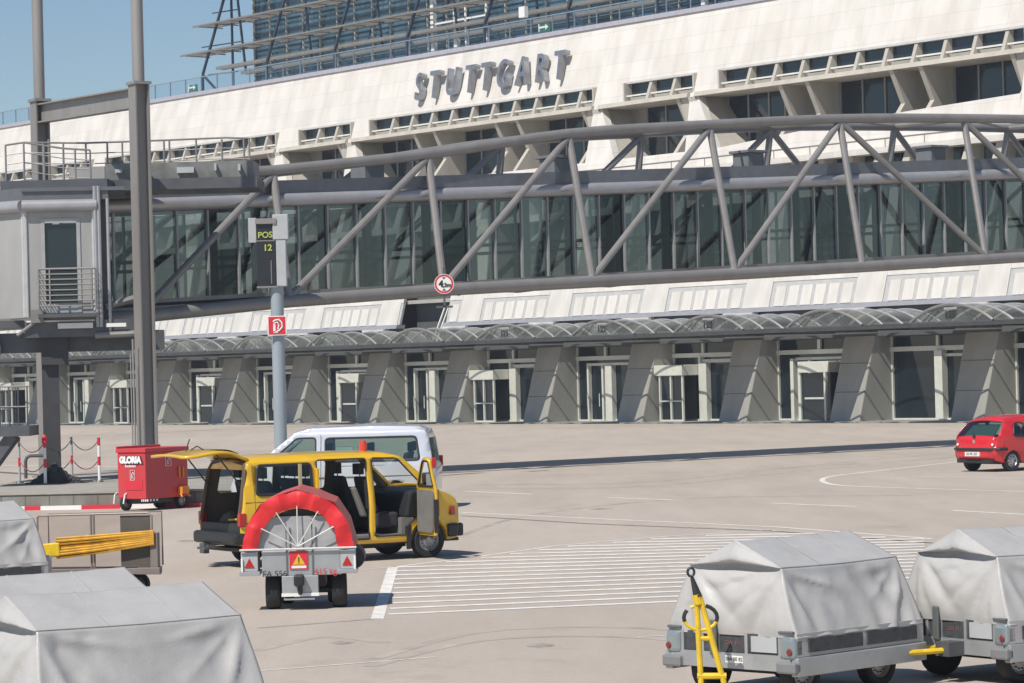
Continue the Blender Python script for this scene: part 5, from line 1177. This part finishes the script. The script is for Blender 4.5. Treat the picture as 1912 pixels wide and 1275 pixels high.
def dolly(name, label, P, axis, L=1.92, seed=1, full=True, towup=False, num='GW 115'):
    """P: near right lower corner of the deck, axis: the direction the dolly points away from the viewer"""
    rz = math.atan2(axis[1], axis[0]); w = 1.66
    a = Vector((math.cos(rz), math.sin(rz), 0)); left = Vector((-a.y, a.x, 0)); o = Vector((P[0], P[1], 0)) + left * w / 2
    t = thing(name, label, 'baggage dolly', o, rz, 'baggage dollies under grey covers')
    c = cover_mesh(L, seed).build('cover', COVER, t, smooth=True, ang=60)
    bm = bmesh.new(); bm.from_mesh(c.data); bmesh.ops.remove_doubles(bm, verts=bm.verts, dist=.002); bm.to_mesh(c.data); bm.free()
    hw = w / 2; he_ = hw - .25
    q = MB()
    for s in (-1, 1):
        q.path([(.075, s * he_, 1.254), (L * .5, s * he_, 1.243), (L - .075, s * he_, 1.254)], .0035, 5)
    for x_ in (L * .36, L * .68): q.path([(x_, -he_, 1.245), (x_, 0, 1.496), (x_, he_, 1.245)], .0035, 4)
    q.build('cover_seam', mat('seam_grey', (.41, .405, .40), .6), c)
    for s in (-1, 1):
        q = MB(); q.box(.0, L, s * (hw - .02) - .015, s * (hw - .02) + .015, .42, .64); q.build('side_panel', COVER if s < 0 else ALU, t)
        for x0, x1 in ((.16, L * .50), (L * .54, L - .12)):
            q = MB(); q.box(x0, x1, s * hw - .004 if s > 0 else -hw - .012, s * hw + .012 if s > 0 else -hw + .004, .455, .585); q.build('side_netting', MESHD, t)
        q = MB(); q.box(-.02, L + .02, s * hw - .07 if s > 0 else -hw - .02, s * hw + .02 if s > 0 else -hw + .07, .235, .415); q.build('side_rail', ALU, t, bevel=.012)
    q = MB(); q.box(L - .03, L, -hw + .04, hw - .04, .42, .64); q.build('rear_wall', ALU, t)
    q = MB(); q.box(0, L, -hw + .07, hw - .07, .34, .40); q.box(-.03, .06, -hw + .07, hw - .07, .28, .405); q.build('deck', ALU, t)
    q = MB(); q.box(.0, .03, -hw + .16, hw - .16, .42, .62); q.build('end_wall', MESHD, t)
    q = MB()
    for y in (-.62, -.20, .16, .36, .62): q.box(-.015, .0, y - .018, y + .018, .40, .63)
    q.box(-.025, -.015, -.64, .64, .30, .43); q.build('end_frame', ALU, t)
    q = MB(); q.box(-.012, -.0, -.58, -.26, .45, .60); q.build('end_plate', GREYB, t)
    q = MB(); q.box(-.034, -.026, -.17, .05, .335, .405); q.build('number_plate', WHITES, t)
    text('58A BE 82', .050, .002, BLACK, t, frame_m((-.036, -.06, .37), (0, -1, 0), (0, 0, 1)), 'plate_text')
    text(num, .062, .002, mat('faded_red', (.25, .11, .10), .6), t, frame_m((-.004, -.03, .52), (0, -1, 0), (0, 0, 1)), 'dolly_number')
    for s in (-1, 1):
        q = MB(); q.box(-.05, .12, s * (hw - .10) - .095, s * (hw - .10) + .095, .39, .62); lp = q.build('lamp_housing', mat('housing_blue', (.33, .38, .40), .3, .5), t, bevel=.05, segs=3)
        q = MB(); q.lathe([(0, -.012), (.028, -.008), (.034, 0)], (0, 0, 0), n=12); q.build('lamp', mat('dirty_lamp', (.20, .035, .03), .3), lp, loc=(-.055, s * (hw - .06), .47), rot=(0, 0, -math.pi / 2))
        q = MB(); q.box(-.07, .03, s * (hw - .10) - .12, s * (hw - .10) + .12, .265, .375); q.build('buffer', mat('buffer_grey', (.20, .205, .21), .5), t, bevel=.02)
        q = MB(); q.box(-.04, .08, s * (hw - .12) - .09, s * (hw - .12) + .09, .64, .665); q.build('corner_clip', mat('clip_dark', (.12, .13, .13), .5), t, bevel=.01)
    wr = .24
    for x_ in (.34, L - .42):
        for s in (-1, 1): wheel(t, x_, s * .56, wr, .16, s, mat('rim_steel', (.36, .36, .36), .4, .5), n=20)
        q = MB(); q.tube((x_, -.45, wr), (x_, .45, wr), .035); q.box(x_ - .2, x_ + .2, -.3, .3, .26, .34); q.build('axle', BLACK, t)
    q = MB(); q.box(-.065, -.035, .14, .23, .40, .74); q.build('hitch_plate', mat('clip_dark', (.12, .13, .13), .5), t, bevel=.03)
    return t, o, a, left
axR = (Vector(G(1728, 1204, .38)) - Vector(G(1490, 1236, .38))); axR.z = 0; axR.normalize()
pR = G(1490, 1236, .38)
t1 = dolly('baggage_dolly', 'grey covered baggage dolly with its yellow towbar folded upright at its front', pR, axR, 1.92, 1)
def towbar_up(root, o, a, left, D):
    inv = (Matrix.Translation(o) @ Matrix.Rotation(math.atan2(a.y, a.x), 4, 'Z')).inverted()
    P = lambda x, y, dd=0: inv @ AT(x, y, D + dd)
    q = MB(); q.tube(P(1300, 1112), P(1309, 1275), .028, 10); q.tube(P(1306, 1112), P(1352, 1275), .028, 10); q.tube(P(1302, 1192), P(1330, 1192), .022, 8); q.tube(P(1300, 1110), P(1304, 1128), .045, 10)
    q.tube(P(1302, 1262), P(1356, 1262), .03, 8); tb = q.build('towbar', YBAR, root, smooth=True)
    q = MB(); q.tube(P(1292, 1078), P(1303, 1114), .018, 10, r1=.045); q.build('towbar_sleeve', BLACK, tb, smooth=True)
    c = P(1290, 1068); ey = (P(1290, 1058) - P(1290, 1078)).normalized(); ex = (P(1300, 1068) - P(1280, 1068)).normalized()
    q = MB(); q.path([c + ex * math.cos(k * math.pi / 6) * .032 + ey * math.sin(k * math.pi / 6) * .04 for k in range(13)], .014, 6); q.build('towing_eye', BLACK, tb, smooth=True)
    c = P(1308, 1153)
    q = MB(); q.path([c + ex * math.cos(k * math.pi / 10) * .158 + ey * math.sin(k * math.pi / 10) * .118 for k in range(-5, 3)], .016, 8); q.path([c + ex * math.cos(k * math.pi / 10) * .158 + ey * math.sin(k * math.pi / 10) * .118 for k in range(5, 8)], .016, 8); q.path([c + ex * math.cos(k * math.pi / 10) * .158 + ey * math.sin(k * math.pi / 10) * .118 for k in range(11, 17)], .016, 8); q.build('handle_ring', YBAR, tb, smooth=True)
    q = MB(); q.path([c + ex * math.cos(k * math.pi / 10) * .158 + ey * math.sin(k * math.pi / 10) * .118 for k in range(-1, 5)], .019, 8); q.path([c + ex * math.cos(k * math.pi / 10) * .158 + ey * math.sin(k * math.pi / 10) * .118 for k in range(8, 12)], .019, 8); q.build('handle_grip', BLACK, tb, smooth=True)
towbar_up(t1[0], t1[1], t1[2], t1[3], 28.35)
pRR = G(1887, 1210, .38)
axRR = Matrix.Rotation(R_(-11), 3, 'Z') @ axR
t2 = dolly('baggage_dolly', 'grey covered baggage dolly cut off by the right edge of the picture', pRR, axRR, 1.92, 4, num='GW 111')
q = MB(); q.tube((-.02, .12, .33), (-.9, .10, .32), .035, 8); q.tube((-.02, -.15, .33), (-.85, .06, .32), .028, 8); q.tube((-.25, .16, .33), (-.7, .20, .34), .045, 8); q.build('towbar', YBAR, t2[0], smooth=True)
q = MB(); q.cbox((-.12, -.1, .34), .22, .2, .14); q.tube((-.9, .10, .32), (-1.02, .10, .32), .05); islands(q, 'coupling', DSTEEL, t2[0])
# left group
eL0, eL1 = G(50, 1180, 1.25), G(462, 1147, 1.25); axL = (eL1 - eL0); axL.z = 0; LL = axL.length; axL.normalize()
def from_eave(p, ax, ein=.25): r = Vector((ax.y, -ax.x, 0)); return Vector((p.x, p.y, 0)) + r * ein
t3 = dolly('baggage_dolly', 'grey covered baggage dolly nearest the camera filling the lower left corner', from_eave(eL0, axL), axL, LL + .02, 7)
aM = G(251, 1057, 1.50); rL = Vector((axL.y, -axL.x, 0))
pM = Vector((aM.x, aM.y, 0)) - axL * LL + rL * .83
t4 = dolly('baggage_dolly', 'grey covered baggage dolly half hidden behind the nearest one at lower left', pM, axL, LL, 11)
aB = G(30, 934, 1.50); pB = Vector((aB.x, aB.y, 0)) - axL * 1.85 + rL * .83
t5 = dolly('baggage_dolly', 'grey covered baggage dolly at the left edge beside the mesh sided trailer', pB, axL, 1.92, 15)
for t_, L_ in ((t5, 1.92),):
    q = MB(); q.box(L_ + .02, L_ + .12, -.72, -.5, .45, .72); q.build('end_buffer', ALU, t_[0], bevel=.02)

# ---- low mesh sided trailer with yellow bundle
f0, f1 = G(72, 1066, .40), G(300, 1064, .40); fd_ = f1 - f0; fd_.z = 0; fl_ = fd_.length; frz = math.atan2(fd_.y, fd_.x)
FT = thing('mesh_trailer', 'low trailer with clear mesh side wall and a yellow ribbed bundle strapped along it', 'trailer', (f0.x, f0.y, 0), frz)
q = MB(); x1 = fl_ - .12
q.path([(0, 0, .45), (0, 0, 1.19), (.04, 0, 1.22), (x1 - .06, 0, 1.24), (x1, 0, 1.20), (x1, 0, .45)], .016, 8)
for x_ in (x1 * .47, x1 * .495): q.tube((x_, 0, .42), (x_, 0, 1.22), .018, 6)
q.path([(0, .4, .45), (0, .4, 1.22), (x1, .4, 1.24), (x1, .4, .45)], .014, 6); q.build('side_frame', mat('frame_rust', (.26, .22, .20), .5, .2), FT, smooth=True)
MESHG = glass_mat('mesh_screen', (.80, .76, .73), .0, .4)
q = MB(); q.add([(0, .01, .42), (x1, .01, .42), (x1, .01, 1.22), (0, .01, 1.22)], [(0, 1, 2, 3)]); q.add([(x1, .01, .42), (x1, .4, .42), (x1, .4, 1.22), (x1, .01, 1.22)], [(0, 1, 2, 3)]); q.build('mesh_panel', MESHG, FT)
q = MB(); q.add([(x1 * .72, .03, .44), (x1 - .04, .03, .44), (x1 - .04, .03, 1.2), (x1 * .72, .03, 1.2)], [(0, 1, 2, 3)]); q.build('dark_panel', mat('grey_sheet', (.17, .17, .16), .5), FT, solid=.01)
q = MB(); q.box(-.05, fl_ - .15, -.03, .45, .34, .43); q.box(fl_ - .34, fl_ + .02, -.09, -.0, .34, .44); q.box(fl_ - .14, fl_ - .02, -.05, .05, .43, .95); q.build('deck', mat('deck_rust', (.20, .17, .16), .6), FT, bevel=.01)
q = MB()
for i in range(8):
    yy = .74 + .031 * i; a_ = .72 + .034 * i; r_ = .020
    q.path([(.34, -.10 - .02 * math.sin(i * 1.3), .60 + .040 * i), (x1 * .5, -.09 - .02 * math.sin(i * 1.3), .66 + .036 * i), (x1 + .06, -.08, .79 + .026 * i)], r_, 6)
q.build('bundle', mat('bundle_orange', (.62, .33, .03), .5, var=.25, scale=7), FT, smooth=True)
q = MB(); q.hexa([(.05, -.14, .60), (.40, -.14, .62), (.40, -.02, .62), (.05, -.02, .60), (.05, -.14, .80), (.40, -.14, .83), (.40, -.02, .83), (.05, -.02, .80)]); q.build('bundle_end', YBAR, FT, bevel=.02)
for x_ in (.35, fl_ - .5):
    for y_ in (.08, .38): wheel(FT, x_, y_, .17, .1, -1 if y_ < .5 else 1, mat('rim_steel', (.36, .36, .36), .4, .5), n=16)

# ---- A556 cart with red fan cover
ca0, ca1 = G(503, 1141), G(626, 1137); cdir = (ca1 - ca0); crz = math.atan2(cdir.y, cdir.x) * .35
cc = (ca0 + ca1) / 2 - Vector((.08, 0, 0))
FC = thing('red_covered_cart', 'small grey two wheeled airstart cart with a half round red fan cover', 'cart', (cc.x - .02, cc.y + .02, 0), crz)
def fcz(y): return AT(560, y, 40.3).z
def fcx(x, y=1050): return AT(x, y, 40.3).x - cc.x + .02
zc_ = fcz(1029); Ro = .775; Ri = .55; xc = fcx(551)
Lc = 1.75
q = MB(); q.box(fcx(482), fcx(632), -.02, Lc, fcz(1080), zc_ - .02)
q.build('housing', ALU, FC, bevel=.01)
q = MB(); n_ = 24
q.add([(xc + Ri * .985 * math.cos(math.pi * k / n_), .10, zc_ + Ri * .985 * math.sin(math.pi * k / n_)) for k in range(n_ + 1)], [tuple(range(n_ + 1))]); q.build('face_upper', BLACK, FC)
q = MB(); pts = [(xc + x_, .05, z_) for x_, z_ in ([(-.56, zc_), (-.54, zc_ + .14), (-.46, zc_ + .32), (-.36, zc_ + .44), (.36, zc_ + .44), (.46, zc_ + .32), (.54, zc_ + .14), (.56, zc_)])]; q.add(pts, [tuple(range(len(pts)))]); q.build('face_panel', mat('face_grey', (.42, .425, .43), .5, .2, var=.2, scale=5), FC, solid=.02)
# faceted fan cover: front flange and roof
ang = [0, 26, 50, 70, 90, 110, 130, 154, 180]
jit = {0: 1, 26: .985, 50: 1.02, 70: .98, 90: 1.03, 110: .985, 130: 1.015, 154: .98, 180: 1}
def fp(a, r, y):
    r *= jit.get(a, 1) if r > .6 else 1
    a = R_(a); return (xc + r * math.cos(a), y + .02 * math.sin(a * 9), zc_ + r * math.sin(a) * 1.02)
q = MB()
for i in range(len(ang) - 1):
    def gg(u, v, a0=ang[i], a1=ang[i + 1]):
        p0 = Vector(fp(a0, Ri + (Ro - Ri) * v, -.03)); p1 = Vector(fp(a1, Ri + (Ro - Ri) * v, -.03)); p = p0.lerp(p1, u); return p + Vector((.014 * noise.noise(p * 9 + Vector((3, 0, 0))), -.02 * math.sin(v * math.pi) + .035 * noise.noise(p * 6), .022 * noise.noise(p * 8)))
    q.grid(gg, 8, 6)
q.build('cover_front', REDT, FC, smooth=True, ang=14)
q = MB()
for i in range(len(ang) - 1):
    def gg(u, v, a0=ang[i], a1=ang[i + 1]):
        p0 = Vector(fp(a0, Ro, 0)); p1 = Vector(fp(a1, Ro, 0)); p = p0.lerp(p1, u); p.y = -.03 + v * (Lc + .05); return p + Vector((0, 0, -.025 * math.sin(v * math.pi) + .012 * noise.noise(p * 4)))
    q.grid(gg, 8, 12)
q.build('cover_roof', mat('tarp_faded', (.46, .10, .085), .55, var=.2, scale=3, bump=.15, bscale=30), FC, smooth=True, ang=14)
q = MB(); p_ = (xc, -.06, zc_ + .03)
for a in (30, 60, 90, 120, 150): q.tube(p_, fp(a, Ri + .02, -.06), .009, 6)
q.tube(fp(0, Ro + .02, -.06), fp(180, Ro + .02, -.06), .014, 6); q.build('spokes', mat('spoke_white', (.7, .7, .68), .4, .2), FC)
for s_ in (-1, 1):
    xx = xc + s_ * .665
    q = MB(); q.box(xx - .115, xx + .115, -.02, .55, fcz(1070), zc_ - .03); q.build('side_box', GREYB, FC, bevel=.01)
    q = MB(); q.add([(xx - .07, -.03, fcz(1063)), (xx + .07, -.03, fcz(1063)), (xx, -.03, fcz(1045))], [(0, 1, 2)]); q.build('reflector', TAILR, FC)
    q = MB(); q.box(xx - .14, xx + .14, -.06, .5, fcz(1078), fcz(1070)); q.build('foot_plate', EAVE, FC, bevel=.005)
    q = MB(); q.box(xx + s_ * .09, xx + s_ * .115, -.05, -.02, fcz(1072), fcz(1045)); q.build('clip', WHITES, FC)
q = MB()
for x_ in (fcx(529), fcx(578)): q.box(x_ - .008, x_ + .008, -.04, -.02, fcz(1080), fcz(975))
q.build('panel_seams', mat('seam', (.14, .14, .14), .6), FC)
xs2 = fcx(552); q = MB(); q.box(xs2 - .125, xs2 + .125, -.035, -.022, fcz(1068), fcz(1033)); sgp = q.build('warning_sign', REDS, FC)
q = MB(); q.add([(xs2 - .085, -.037, fcz(1059)), (xs2 + .085, -.037, fcz(1059)), (xs2, -.037, fcz(1039))], [(0, 1, 2)]); q.build('warning_triangle', mat('warn_yellow', (.75, .45, .03), .5), sgp)
q = MB(); q.box(xs2 - .008, xs2 + .008, -.04, -.038, fcz(1054), fcz(1045)); q.box(xs2 - .008, xs2 + .008, -.04, -.038, fcz(1057), fcz(1055.5)); q.build('exclamation', BLACK, sgp)
q = MB(); q.box(xs2 - .10, xs2 + .10, -.038, -.036, fcz(1066), fcz(1061)); q.build('caption_strip', WHITES, sgp)
text('FA 556', .115, .003, BLACK, FC, frame_m((fcx(506), -.045, fcz(1076)), (1, 0, 0), (0, 0, 1)), 'fleet_number')
text('415 kg', .115, .003, REDS, FC, frame_m((fcx(602), -.045, fcz(1074)), (1, 0, 0), (0, 0, 1)), 'weight_text')
q = MB(); q.box(fcx(519), fcx(588), -.05, .3, fcz(1115), fcz(1080)); q.build('lower_box', ALU, FC, bevel=.01)
q = MB(); q.box(fcx(518), fcx(589), -.07, -.03, fcz(1119), fcz(1113)); q.box(fcx(522), fcx(580), -.04, .1, fcz(1126), fcz(1123)); q.build('step', WHITES, FC)
q = MB(); q.cbox((fcx(552), -.12, fcz(1088)), .14, .16, .16); q.tube((fcx(552), -.14, fcz(1080)), (fcx(554), -.1, fcz(1116)), .035); q.build('coupling', BLACK, FC, bevel=.03)
for x_ in (fcx(500), fcx(626)): wheel(FC, x_, .35, .245, .20, 1 if x_ > 0 else -1, mat('rim_steel', (.36, .36, .36), .4, .5), n=24).rotation_euler = (0, 0, R_(90))
for x_ in (fcx(520), fcx(612)): wheel(FC, x_, 1.3, .245, .18, 1 if x_ > 0 else -1, mat('rim_steel', (.36, .36, .36), .4, .5), n=24).rotation_euler = (0, 0, R_(90))
q = MB(); q.tube((fcx(500), .35, .245), (fcx(626), .35, .245), .04); q.tube((fcx(520), 1.3, .245), (fcx(612), 1.3, .245), .04); q.box(fcx(525), fcx(600), .2, 1.4, .3, .5); q.build('axle', BLACK, FC)
rfl = MB(); rfl.lathe([(.10, 0), (.16, .0), (.24, .03), (.245, .12)], (0, 0, 0), n=24); 
q = MB(); q.tube((fcx(655), .3, fcz(1052)), (fcx(655), 1.1, fcz(1052)), .15, 20); q.build('side_drum', BLACK, FC, smooth=True)

# ---- red fire trailer
gA = G(272, 938, .0); gD = 72.8
GC = AT(272, 900, gD)
r_dir = Vector((.545, .84, 0)).normalized(); l_dir = Vector((-r_dir.y, r_dir.x, 0)) 
grz = math.atan2(r_dir.y, r_dir.x)
GT = thing('fire_trailer', 'red fire extinguisher trailer with GLORIA lettering standing in front of the plinth', 'trailer', (GC.x, GC.y, 0), grz)
gz = lambda y: AT(272, y, gD).z
Lg, Wg = 1.62, .88
q = MB(); q.box(0, Lg, 0, Wg, gz(932), gz(845)); q.build('body', REDC, GT, bevel=.02)
q = MB(); q.box(-.03, Lg + .03, -.03, Wg + .03, gz(845), gz(837)); q.box(-.02, Lg + .02, Wg - .02, Wg + .03, gz(837), gz(833)); q.build('lid', REDC, GT, bevel=.015)
q = MB(); q.box(-.012, -.0, .10, Wg - .25, gz(915), gz(897)); q.build('recess_panel', REDS, GT)
tx = lambda b, s, y, z, m, bo=0, x=.8: text(b, s, .006, m, GT, frame_m((-.016, y, z), (0, -1, 0), (0, 0, 1)), 'lettering', bold=bo, xs=x)
tx('GLORIA', .21, Wg * .52 - .03, gz(859) - .012, BLACK, .03, .9); text('GLORIA', .21, .006, WHITES, GT, frame_m((-.022, Wg * .52, gz(859)), (0, -1, 0), (0, 0, 1)), 'lettering', bold=.016, xs=.9)
tx('Brandschutz', .085, Wg * .52, gz(870), WHITES, .002, .8)
def flame(mk_, z0):
    q = MB(); q.path([mk_(-.07, -.12), mk_(.07, -.12), mk_(.07, .12), mk_(-.07, .12), mk_(-.07, -.12)], .008, 4); q.path([mk_(-.02, -.08), mk_(-.03, 0), mk_(.02, .08), mk_(.04, .02), mk_(.0, -.03), mk_(.02, -.08)], .010, 4); q.build('fire_symbol', WHITES, GT)
flame(lambda u, v: (-.018, Wg * .45 - u, gz(887) + v), 0); flame(lambda u, v: (.85 + u * 1.5, -.018, gz(863) + v), 0)
q = MB()
for x_ in (1.24, 1.38): q.box(x_, x_ + .035, -.05, -.02, gz(895), gz(875))
q.box(1.2, 1.44, -.07, -.02, gz(855), gz(852)); q.box(1.28, 1.34, -.07, -.02, gz(858), gz(849)); q.box(1.2, 1.46, -.16, -.02, gz(926), gz(913)); q.tube((1.2, -.1, gz(926)), (1.18, -.16, gz(932)), .02); q.tube((1.45, -.1, gz(926)), (1.5, -.16, gz(932)), .02); islands(q, 'orange_fitting', ORANGE, GT)
q = MB(); q.box(.1, Lg - .1, .1, Wg - .1, gz(941), gz(932)); q.box(Lg - .55, Lg - .1, .1, .5, .15, gz(932)); q.build('underframe', BLACK, GT)
q = MB()
for i in range(4): q.box(-.02 , -.0, Wg * .12 - i * .06, Wg * .12 - i * .06 + .03, gz(936.5), gz(932.5)); q.box(.02 + i * .12, .08 + i * .12, -.01, 0, gz(936.5), gz(932.5))
q.build('warning_stripe', WHITES, GT)
for (x_, y_) in ((.12, Wg - .14), (Lg - .2, .08), (Lg - .2, Wg - .1)): wheel(GT, x_, y_, .19, .11, -1, mat('rim_steel', (.36, .36, .36), .4, .5), n=20)
q = MB(); q.path([(-.1, Wg + .06, .18), (-.06, Wg + .06, .40), (.02, Wg + .06, .44), (.28, Wg + .06, .44), (.38, Wg + .06, .20)], .018, 6); q.path([(-.12, Wg - .26, .18), (-.06, Wg - .26, .40), (.02, Wg - .26, .44), (.28, Wg - .26, .44)], .018, 6); islands(q, 'mudguard', WHITES, GT)
